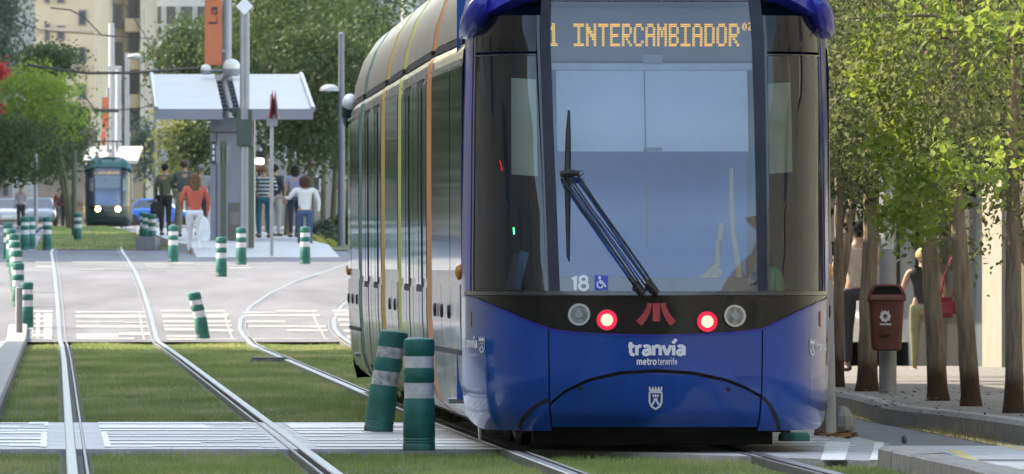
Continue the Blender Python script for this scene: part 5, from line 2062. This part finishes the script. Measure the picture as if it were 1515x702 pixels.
def leaves(centres, sig, per, size, flat=.5, aspect=.6, droop=.25):
    """Leaf quads, each folded about its midrib, scattered in loose clumps."""
    cs = np.repeat(np.array(centres), per, 0)
    n = len(cs)
    sg = np.array(sig) if isinstance(sig, (tuple, list)) else np.array([sig] * 3)
    p = cs + RNG.normal(0, 1, (n, 3)) * sg
    nrm = RNG.normal(0, 1, (n, 3)) * np.array([1, 1, .6])
    nrm[:, 2] += flat
    nrm /= np.linalg.norm(nrm, axis=1, keepdims=True)
    ax = RNG.normal(0, 1, (n, 3))
    ax[:, 2] -= droop * 2
    ax -= nrm * (ax * nrm).sum(1, keepdims=True)
    ax /= np.linalg.norm(ax, axis=1, keepdims=True) + 1e-9
    sd = np.cross(nrm, ax)
    L = size * RNG.uniform(.55, 1.25, (n, 1))
    W_ = L * aspect
    v = np.empty((n, 6, 3))
    v[:, 0] = p - ax * L * .5
    v[:, 1] = p + sd * W_ * .5 - ax * L * .08 + nrm * L * .06
    v[:, 2] = p + sd * W_ * .28 + ax * L * .28 + nrm * L * .05
    v[:, 3] = p + ax * L * .5
    v[:, 4] = p - sd * W_ * .28 + ax * L * .28 + nrm * L * .05
    v[:, 5] = p - sd * W_ * .5 - ax * L * .08 + nrm * L * .06
    base = np.arange(n)[:, None] * 6
    f = np.concatenate([base + np.array([0, 1, 2, 3]), base + np.array([0, 3, 4, 5])])
    return v.reshape(-1, 3), f

def clumps(c, r, n, shell=.55):
    out = []
    while len(out) < n:
        q = Vector((random.uniform(-1, 1), random.uniform(-1, 1), random.uniform(-1, 1)))
        if q.length > 1 or q.length < shell * random.random():
            continue
        q *= 1 + .18 * math.sin(q.x * 7 + c[0]) * math.cos(q.z * 6 + c[1])
        out.append((c[0] + q.x * r[0], c[1] + q.y * r[1], c[2] + q.z * r[2]))
    return out

def tree(name, label, base, path, rad, crown, nclump, per, leaf, mat, bark_m, sig, group=None, limbs=7, base_mat=None, extra=()):
    """path: trunk points relative to the base; crown: (centre, radii) relative to the base."""
    root = empty(name, base, label=label, cat='tree', group=group)
    m = MB()
    n = len(path)
    P_ = [Vector(p) for p in path]
    fine, rf = [], []
    for i in range(n - 1):
        for q in range(4):
            t_ = q / 4
            fine.append(P_[i].lerp(P_[i + 1], t_) + Vector((random.uniform(-1, 1), random.uniform(-1, 1), 0)) * rad * .07)
            rf.append((rad * (1 - .55 * (i + t_) / (n - 1))) * (1.22 if i == 0 and q == 0 else 1) * random.uniform(.96, 1.04))
    fine.append(P_[-1])
    rf.append(rad * .4)
    m.tube(fine, rf, 14)
    tr_ = m.build('trunk', bark_m, root)
    cc, cr = Vector(crown[0]), crown[1]
    m = MB()
    cl = clumps(tuple(cc), cr, nclump)
    for q in range(limbs):
        tgt = Vector(random.choice(cl))
        s0 = P_[-1].lerp(P_[-2], random.uniform(0, .5))
        mid = s0.lerp(tgt, .5) + Vector((random.uniform(-.2, .2), random.uniform(-.2, .2), .15)) * cr[2] * .3
        m.tube([s0, s0.lerp(mid, .5) + Vector((0, 0, .03)), mid, tgt], [rad * .38, rad * .3, rad * .2, rad * .06], 7)
    m.build('limbs', bark_m, root)
    v, f = leaves(cl, sig, per, leaf)
    quick('crown', v, f, mat, root)
    for (centres, sg, pr, lf, mt) in extra:
        v, f = leaves(centres, sg, pr, lf, flat=.8)
        quick('crown', v, f, mt, root)
    return root

RG = 'street trees along the right pavement'
def rt(label, px, d, top_px, rad, mat, leaf, n, per, extra_px=(), cz=3.6, cr=(1.8, 1.8, 2.3), sig=.125):
    bx, z0 = X(px, d), zp(d)
    dx = X(top_px, d) - bx
    path = [(0, 0, -.05), (dx * .35, 0, .5), (dx * .8, .02, 1.2), (dx * 1.1, 0, 2.0), (dx * 1.2 + .05, .05, 3.0)]
    ex = []
    if extra_px:
        cs = []
        for (p0, q0, dd, rr_) in extra_px:
            dd -= 3.5
            for _ in range(8):
                cs.append((X(p0 + random.gauss(0, rr_), dd) - bx, dd - d + random.gauss(0, .25), Z(q0 + random.gauss(0, rr_), dd) - z0))
        ex = [(cs, .075, 18, .072, lf_sunlit)]
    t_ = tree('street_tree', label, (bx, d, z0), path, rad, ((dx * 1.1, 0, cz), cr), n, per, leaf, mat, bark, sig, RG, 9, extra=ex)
    return t_
rt('street tree with the thin trunk right beside the blue tram', 1240, 91, 1241, .055, lf_dark, .06, 250, 85, cz=3.85)  # this tree and the next: darker leaves stand in for crown shade
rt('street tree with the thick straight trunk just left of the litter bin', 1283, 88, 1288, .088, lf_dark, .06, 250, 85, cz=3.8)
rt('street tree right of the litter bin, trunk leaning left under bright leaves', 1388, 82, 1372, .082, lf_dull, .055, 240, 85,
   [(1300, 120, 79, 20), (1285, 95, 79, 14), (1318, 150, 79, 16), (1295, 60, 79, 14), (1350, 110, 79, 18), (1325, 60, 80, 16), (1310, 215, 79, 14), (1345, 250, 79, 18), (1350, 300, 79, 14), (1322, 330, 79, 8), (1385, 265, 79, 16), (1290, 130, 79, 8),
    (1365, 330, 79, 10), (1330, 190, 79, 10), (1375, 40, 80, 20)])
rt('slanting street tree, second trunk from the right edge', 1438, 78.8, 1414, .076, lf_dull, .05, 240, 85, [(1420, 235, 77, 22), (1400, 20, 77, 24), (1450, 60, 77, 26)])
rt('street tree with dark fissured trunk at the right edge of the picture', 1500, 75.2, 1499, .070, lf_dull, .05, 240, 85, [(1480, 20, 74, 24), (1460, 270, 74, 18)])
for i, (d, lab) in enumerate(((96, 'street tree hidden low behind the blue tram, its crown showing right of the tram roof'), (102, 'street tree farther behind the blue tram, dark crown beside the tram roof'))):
    rt(lab, 83.4 + 16000 * 6.6 / d, d, 83.4 + 16000 * 6.6 / d, .08, lf_shaded, .10, 280, 40)
rt('dark street tree by the shop front, its trunk past the right picture edge', 1590, 112, 1500, .08, lf_shaded, .12, 420, 42, cz=4.6, cr=(2.2, 3.0, 2.6), sig=.3)
rt('dark street tree behind the tram, crown filling the gap by the roof', 1205, 112, 1260, .08, lf_shaded, .12, 420, 42, cz=4.5, cr=(2.2, 3.0, 2.5), sig=.3)

def plain_tree(label, px, d, py_c, rpx, rpy, mat, n, per, leaf, sig, rad=.13, group=None, lean=0, bk=None, name='broadleaf_tree', limbs=7):
    z0 = zg(d)
    cz_ = Z(py_c, d) - z0
    rx = rpx * d / LENS
    rz_ = rpy * d / LENS
    path = [(0, 0, -.1), (lean * .3, 0, cz_ * .3), (lean * .7, 0, cz_ * .6), (lean, 0, cz_ * .85)]
    return tree(name, label, (X(px, d), d, z0), path, rad, ((lean, 0, cz_), (rx, rx * .9, rz_)), n, per, leaf, mat, bk or bark_olive, sig, group, limbs)
CG = 'trees behind the tram stop'
lf_mid = leaf_mat('mid_leaves', (.035, .062, .02), (.075, .11, .036), .5, .35)
spec = [(424, 268, 120, 95, 120, 'slim trunk nearest the shelter column'), (441, 282, 60, 100, 110, 'second slim trunk right of the shelter column'), (462, 262, 140, 80, 105, 'slim trunk behind the woman in the white blouse'),
        (478, 300, 40, 100, 120, 'slim trunk midway between the white blouse and the street lamp'), (492, 270, 150, 75, 100, 'slim trunk just left of the street lamp'), (514, 290, 80, 95, 120, 'slim trunk half hidden by the tram, right of the street lamp'),
        (545, 310, 150, 80, 130, 'crown rising behind the tram side'), (395, 330, 60, 90, 110, 'high crown behind the tall mast with the diamond sign')]
for px, d, pc, rx, ry, lab in spec:
    plain_tree('tree behind the stop, ' + lab, px, d, pc, rx, ry, lf_mid if px % 2 else lf_dark, 150, 46, .14, (.36, .36, .17), .085, CG, lean=random.uniform(-.2, .2))
plain_tree('dark leafy tree left of the orange banner, beyond the shelter', 280, 400, 95, 50, 68, lf_mid, 120, 44, .18, (.45, .45, .2), .12, CG)
plain_tree('tree with a low dark crown under the left shelter wing', 292, 330, 215, 30, 55, lf_dark, 60, 34, .16, .3, .09, CG)
plain_tree('bright yellow-green sunlit tree under the left shelter wing', 262, 450, 215, 26, 62, lf_yellow, 80, 30, .2, .35, .1)
plain_tree('pale slim tree between the far shelter and the square sign', 214, 660, 222, 22, 42, lf_blue, 60, 30, .24, .4, .1)
LG = 'trees over the left pavement'
plain_tree('large lime green tree overhanging the left pavement', -28, 380, 160, 74, 62, lf_lime, 120, 70, .15, (.42, .42, .13), .16, LG, lean=1.66)
plain_tree('dark green tree below the lime green crown at the left edge', -30, 350, 222, 78, 52, lf_dark, 100, 60, .15, (.42, .42, .15), .16, LG, lean=.8)
plain_tree('mid-green tree right of the lime crown, drooping towards the distant tram', 104, 430, 205, 48, 62, lf_mid, 90, 60, .16, (.45, .45, .16), .14, LG, lean=-.54)
plain_tree('tall grey-green tree top rising above the lime crown', -52, 520, 45, 52, 80, lf_blue, 150, 36, .26, .5, .18, LG, lean=1.1)
plain_tree('dark green crown between the lime tree and the tan building', 108, 405, 92, 32, 24, lf_mid, 60, 60, .16, (.45, .45, .16), .10, LG, lean=-.95)
root = [o_ for o_ in bpy.data.objects if o_.get('label', '').startswith('large lime green tree')][0]
ox = root.location
v, f = leaves([(X(0 + random.gauss(0, 4), 372), 372, Z(112 + random.gauss(0, 7), 372)) for _ in range(12)] + [(X(1, 372), 372, Z(160, 372))] * 2, .12, 26, .14)
quick('blossom', v - np.array(ox), f, pm('blossom_red', (.42, .03, .02), .6, var=.2, trans=.3), root)

def shrub(label, px, d, rpx, rpy, mat, n, leaf):
    z0 = zg(d)
    rx, rz_ = rpx * d / LENS, rpy * d / LENS
    cs = clumps((0, 0, rz_ * .8), (rx, rx, rz_), n)
    v, f = leaves(cs, rx * .16, 30, leaf)
    root = empty('shrub', (X(px, d), d, z0), label=label, cat='shrub')
    quick('foliage', v, f, mat, root)
    m = MB()
    for c in cs[::6]:
        m.tube([(0, 0, 0), (c[0] * .5, c[1] * .5, c[2] * .5), c], [.02, .014, .005], 5)
    m.build('stems', bark_olive, root)
shrub('grey-green shrub right of the woman in the white blouse', 478, 238, 18, 22, lf_blue, 46, .10)
shrub('low yellow-flowering shrub beside the platform ramp end', 470, 234, 24, 8, lf_yellow, 30, .07)
shrub('dark shrub between the platform and the tram side', 508, 246, 20, 26, lf_dark, 46, .11)

# ------------------------------------------------------------------ buildings
def facade(root, wall_m, px0, px1, d, py_top, thick, wins, frame_m, glass_m, base=None):
    z0 = (base if base is not None else zg(d)) - .3
    x0, x1, z1 = X(px0, d), X(px1, d), Z(py_top, d)
    m = MB()
    m.box(x0, x1, d, d + thick, z0, z1)
    m.build('wall', wall_m, root, smooth=False)
    for (a, b, q0, q1) in wins:
        fx0, fx1, fz0, fz1 = X(a, d), X(b, d), Z(q1, d), Z(q0, d)
        m = MB()
        t_ = .09
        m.box(fx0, fx1, d - .12, d - .003, fz0, fz0 + t_)
        m.box(fx0, fx1, d - .12, d - .003, fz1 - t_, fz1)
        m.box(fx0, fx0 + t_, d - .12, d - .003, fz0 + t_, fz1 - t_)
        m.box(fx1 - t_, fx1, d - .12, d - .003, fz0 + t_, fz1 - t_)
        w_ = m.build('window', frame_m, root, smooth=False)
        m = MB()
        m.box(fx0 + t_, fx1 - t_, d - .05, d - .006, fz0 + t_, fz1 - t_)
        m.build('pane', glass_m, w_, smooth=False)
tan = pm('tan_render', (.50, .39, .265), .85, var=.1, scale=.35, bump=.1)
tan2 = pm('tan_render_dark', (.42, .335, .245), .85, var=.1, scale=.35)
white_r = pm('white_render', (.46, .46, .46), .8, var=.06, scale=.4)
grey_r = pm('grey_render', (.22, .21, .205), .85, var=.12, scale=.4)
fr_d = pm('window_frame_dark', (.16, .14, .125), .6)
fr_w = pm('window_frame_pale', (.45, .45, .45), .6)
gl_b = pm('far_window_glass', (.05, .06, .075), .08, var=.3, scale=.8, coat=1)
gl_w = pm('pale_reflection_glass', (.55, .52, .44), .25, var=.3, scale=1.2, coat=.6)  # pale base colour imitates bright reflection in the glazed strips
b = empty('apartment_building', (0, 0, 0), label='tan apartment building with few small windows behind the left trees', cat='building')
wins = []
for r_ in range(8):
    y0 = -190 + r_ * 55
    wins += [(66, 74, y0 + 5, y0 + 30), (84, 96, y0 + 8, y0 + 30), (116, 128, y0 + 40, y0 + 63)]
facade(b, tan, 20, 140, 700, -300, 30, [w_ for w_ in wins if w_[3] < 300], fr_d, gl_b)
for k in range(9):
    m = MB()
    zz = Z(-190 + k * 55 + 72, 700)
    m.box(X(20, 700), X(140, 700), 699.85, 699.996, zz, zz + .25)
    m.build('string_course', tan2, b, smooth=False)
m = MB()
m.box(X(20, 698), X(141, 698), 696.5, 699.8, Z(300, 698), Z(190, 698))
m.build('shop_storey', pm('brown_front', (.15, .12, .10), .7, var=.3, scale=.5), b, smooth=False)
b = empty('apartment_building', (0, 0, 0), label='narrow tan block with tall glazed bays and pale bay strips above the distant tram', cat='building')
wins = []
for r_ in range(7):
    y0 = -170 + r_ * 56
    wins += [(146, 158, y0, y0 + 40), (168, 182, y0 + 8, y0 + 44), (189, 206, y0 - 4, y0 + 46)]
facade(b, tan2, 139, 214, 730, -280, 26, wins, fr_d, gl_b)
for p0, p1 in ((133, 145), (160, 167), (208, 213)):
    m = MB()
    m.box(X(p0, 729), X(p1, 729), 728.2, 729.95, Z(250, 729), Z(-280, 729))
    m.build('bay_strip', gl_w, b, smooth=False)
for r_ in range(7):
    m = MB()
    z0 = Z(-170 + r_ * 56 + 50, 730)
    m.box(X(186, 730), X(210, 730), 728.6, 729.9, z0, z0 + .9)
    m.build('balcony', tan, b, smooth=False)
b = empty('office_building', (0, 0, 0), label='white office building with a grid of large dark windows left of the orange banner', cat='building')
wins = []
for r_ in range(7):
    y0 = -172 + r_ * 60
    for c0, c1 in ((219, 241), (244, 262), (265, 287), (290, 312), (315, 334), (337, 360)):
        wins += [(c0, c1, y0, y0 + 30), (c0, c1, y0 + 33, y0 + 46)]
facade(b, white_r, 214, 372, 760, -300, 30, wins, fr_w, gl_b)
b = empty('apartment_building', (0, 0, 0), label='grey-brown building glimpsed behind the trees at the far left', cat='building')
facade(b, grey_r, -420, 18, 640, -120, 30, [(c, c + 12, r_, r_ + 22) for c in (-100, -70, -40, -15, 2) for r_ in range(-80, 280, 50)], fr_d, gl_b)
b = empty('apartment_building', (0, 0, 0), label='grey building with a pale column seen between the trees and the tram roof', cat='building')
facade(b, grey_r, 376, 760, 560, -240, 30, [(c, c + 18, r_, r_ + 24) for c in range(385, 740, 36) for r_ in range(-200, 300, 46)], fr_w, gl_b)
m = MB()
m.lathe([(.35, 0), (.3, 16)], 12, c=(X(603, 545), 545, zg(545)))
m.build('column', white_r, b)

# shop front along the right pavement
b = empty('shop_building', (0, 0, 0), label='shop front with pale pillars, glass and dark doorways along the right pavement', cat='building')
FU = 12.6
def fac_d(px):                                        # where a column of the photograph meets the front
    return LENS * FU / (px - 83.4)
def slab(name, px0, px1, u0, u1, z0, z1, mat, parent=b):
    d0, d1 = fac_d(px1), fac_d(px0)
    m = MB()
    vs = []
    for y in (d0, d1):
        for u in (u0, u1):
            for z in (z0, z1):
                vs.append((UX(u, y), y, z))
    m.add(vs, [(0, 1, 3, 2), (4, 6, 7, 5), (0, 4, 5, 1), (2, 3, 7, 6), (0, 2, 6, 4), (1, 5, 7, 3)])
    return m.build(name, mat, parent, smooth=False)
shop_wall = pm('shop_wall', (.12, .10, .08), .85, spec=.08, var=.12, scale=.6)
pil_w = pm('pillar_white', (.27, .25, .215), .7, spec=.08, var=.1, scale=2)
dk = pm('doorway_dark', (.02, .02, .02), .6, spec=.08)
shop_glass = pm('shop_glass', (.07, .085, .10), .5, var=.3, scale=.8, spec=.08)
def span(px0, px1, mat, name, out=0.0, z1=2.9):
    slab(name, px0, px1, FU - out, FU + .3, -.6, z1, mat)
span(1487.5, 1900, shop_wall, 'wall', .0)
span(1458, 1487, pil_w, 'pillar', .05)
span(1439, 1457.6, shop_glass, 'shop_window', -.03)
span(1432, 1438.6, pil_w, 'pillar', .05)
span(1394, 1431.6, dk, 'doorway', -.06)
span(1378, 1393.6, pil_w, 'pillar', .05)
span(1351, 1377.6, dk, 'doorway', -.06)
span(1328, 1350.6, shop_glass, 'shop_window', -.03)
span(1320, 1327.6, shop_wall, 'pillar', .05)
span(1280, 1319.6, shop_glass, 'shop_window', -.03)
span(1262, 1279.6, pm('grey_pillar', (.32, .33, .36), .6, spec=.08), 'pillar', .05)
span(1243, 1261.6, dk, 'doorway', -.06)
span(1180, 1242.6, shop_glass, 'shop_window', -.03)
slab('shade_slab', 1180, 1446, FU - 2.6, FU - .062, 2.86, 2.9, pm('shade_slab_brown', (.10, .085, .07), .8, spec=.1))  # added unseen behind the crowns to shade the shop fronts
slab('upper_wall', 1100, 2400, FU + .02, FU + 8, 2.905, 14, pm('upper_wall', (.17, .145, .12), .85, spec=.08, var=.15, scale=.5))
slab('lintel', 1178, 1900, FU - .25, FU + .018, 2.91, 3.3, shop_wall)

# tall block along the left side of the street (casts the shade over the tracks, shows in the tram's glass)
b = empty('apartment_building', (0, 0, 0), label='tall ochre apartment block lining the left side of the street', cat='building')
m = MB()
SH = 21.9
vs = []
for y in (-140, 158):
    for u in (-34, -16):
        for z in (-.5, SH):
            vs.append((UX(u, y), y, z))
m.add(vs, [(0, 1, 3, 2), (4, 6, 7, 5), (0, 4, 5, 1), (2, 3, 7, 6), (0, 2, 6, 4), (1, 5, 7, 3)])
m.build('wall', pm('ochre_render', (.36, .28, .19), .85, var=.12, scale=.3), b, smooth=False)
wm, gmh = MB(), MB()
cnt = 0
for y in range(-20, 150, 10):
    for fl in range(4):
        z = 4.2 + fl * 4.6
        xw = UX(-16, y) + .02
        m = MB()
        m.box(xw, xw + .06, y, y + 3.2, z, z + 2.2)
        w_ = m.build('window', fr_w, b, smooth=False)
        m = MB()
        m.box(xw + .062, xw + .08, y + .15, y + 3.05, z + .15, z + 2.05)
        m.build('pane', gl_b, w_, smooth=False)

# unseen rest of the street for the tram's reflections: blocks behind the camera, to its right, and farther down on the left
def block(label, u0, u1, y0, y1, h, col, face, n_fl, step):
    b = empty('apartment_building', (0, 0, 0), label=label, cat='building')
    m = MB()
    vs = [(UX(u, y), y, z) for y in (y0, y1) for u in (u0, u1) for z in (zg(y0) - .5, zg(y0) + h)]
    m.add(vs, [(0, 1, 3, 2), (4, 6, 7, 5), (0, 4, 5, 1), (2, 3, 7, 6), (0, 2, 6, 4), (1, 5, 7, 3)])
    m.build('wall', pm('render_' + str(col), col, .85, var=.12, scale=.3), b, smooth=False)
    for fl in range(n_fl):
        z = zg(y0) + 4.4 + fl * 4.2
        if face in ('L', 'R'):
            u = u0 if face == 'L' else u1
            y = y0 + 2
            while y < y1 - 4:
                xw = UX(u, y + 1.5)
                o_ = -.12 if face == 'L' else .12
                m = MB()
                m.box(min(xw, xw + o_ * 1.6), max(xw, xw + o_ * 1.6), y, y + 2.6, z, z + 2.0)
                w_ = m.build('window', fr_w, b, smooth=False)
                m = MB()
                m.box(min(xw + o_ * 1.62, xw + o_ * 1.8), max(xw + o_ * 1.62, xw + o_ * 1.8), y + .15, y + 2.45, z + .15, z + 1.85)
                m.build('pane', gl_b, w_, smooth=False)
                y += step
        else:
            x = UX(u0, y1) + 3
            while x < UX(u1, y1) - 5:
                m = MB()
                m.box(x, x + 2.4, y1 + .003, y1 + .12, z, z + 2.0)
                w_ = m.build('window', fr_w, b, smooth=False)
                m = MB()
                m.box(x + .15, x + 2.25, y1 + .122, y1 + .14, z + .15, z + 1.85)
                m.build('pane', gl_b, w_, smooth=False)
                x += step
block('broad grey-brown block added unseen behind the viewpoint to darken the tram reflections', -70, 70, -130, -110, 48, (.07, .062, .055), 'B', 5, 7)  # added out of view, kept dark to deepen reflections on the nose
block('sandy block lining the right side of the street before the shop front', 14.5, 30, -100, 104, 17, (.17, .175, .16), 'L', 3, 7)
block('brown block on the left side of the street beyond the crossing', -40, -11, 215, 330, 20, (.17, .135, .11), 'R', 4, 9)
block('dark brown block far down the left side of the street', -42, -13, 345, 560, 22, (.14, .115, .10), 'R', 4, 11)
for k_, (u_, y_) in enumerate(((-6.5, 255), (-7, 285), (-6, 318), (-7, 402), (-9.5, 500))):  # trees out of view, added to darken what the tram side mirrors
    d_ = y_
    plain_tree('dark unseen tree added past the left edge to darken the tram side reflections', 757.5 + LENS * UX(u_, y_) / y_, y_, 391 - LENS * (4.6) / y_, LENS * 3.0 / y_, LENS * 3.6 / y_, lf_dark, 130, 34, .26, .5, .13, LG)

# ------------------------------------------------------------------ air
m = MB()
m.box(-1000, 1000, -450, 1650, -8, 60)
hz = m.build('haze', pm('haze_placeholder', (1, 1, 1)), smooth=False)
hm = bpy.data.materials.new('haze')
hm.use_nodes = True
nt = hm.node_tree
nt.nodes.remove(nt.nodes['Principled BSDF'])
pv = nt.nodes.new('ShaderNodeVolumePrincipled')
pv.inputs['Color'].default_value = (.92, .94, 1, 1)
pv.inputs['Density'].default_value = .00004
pv.inputs['Anisotropy'].default_value = .2
nt.links.new(pv.outputs['Volume'], nt.nodes['Material Output'].inputs['Volume'])
hz.data.materials.clear()
hz.data.materials.append(hm)
bpy.data.materials.remove(bpy.data.materials['haze_placeholder'])
tag(hz, kind='stuff')
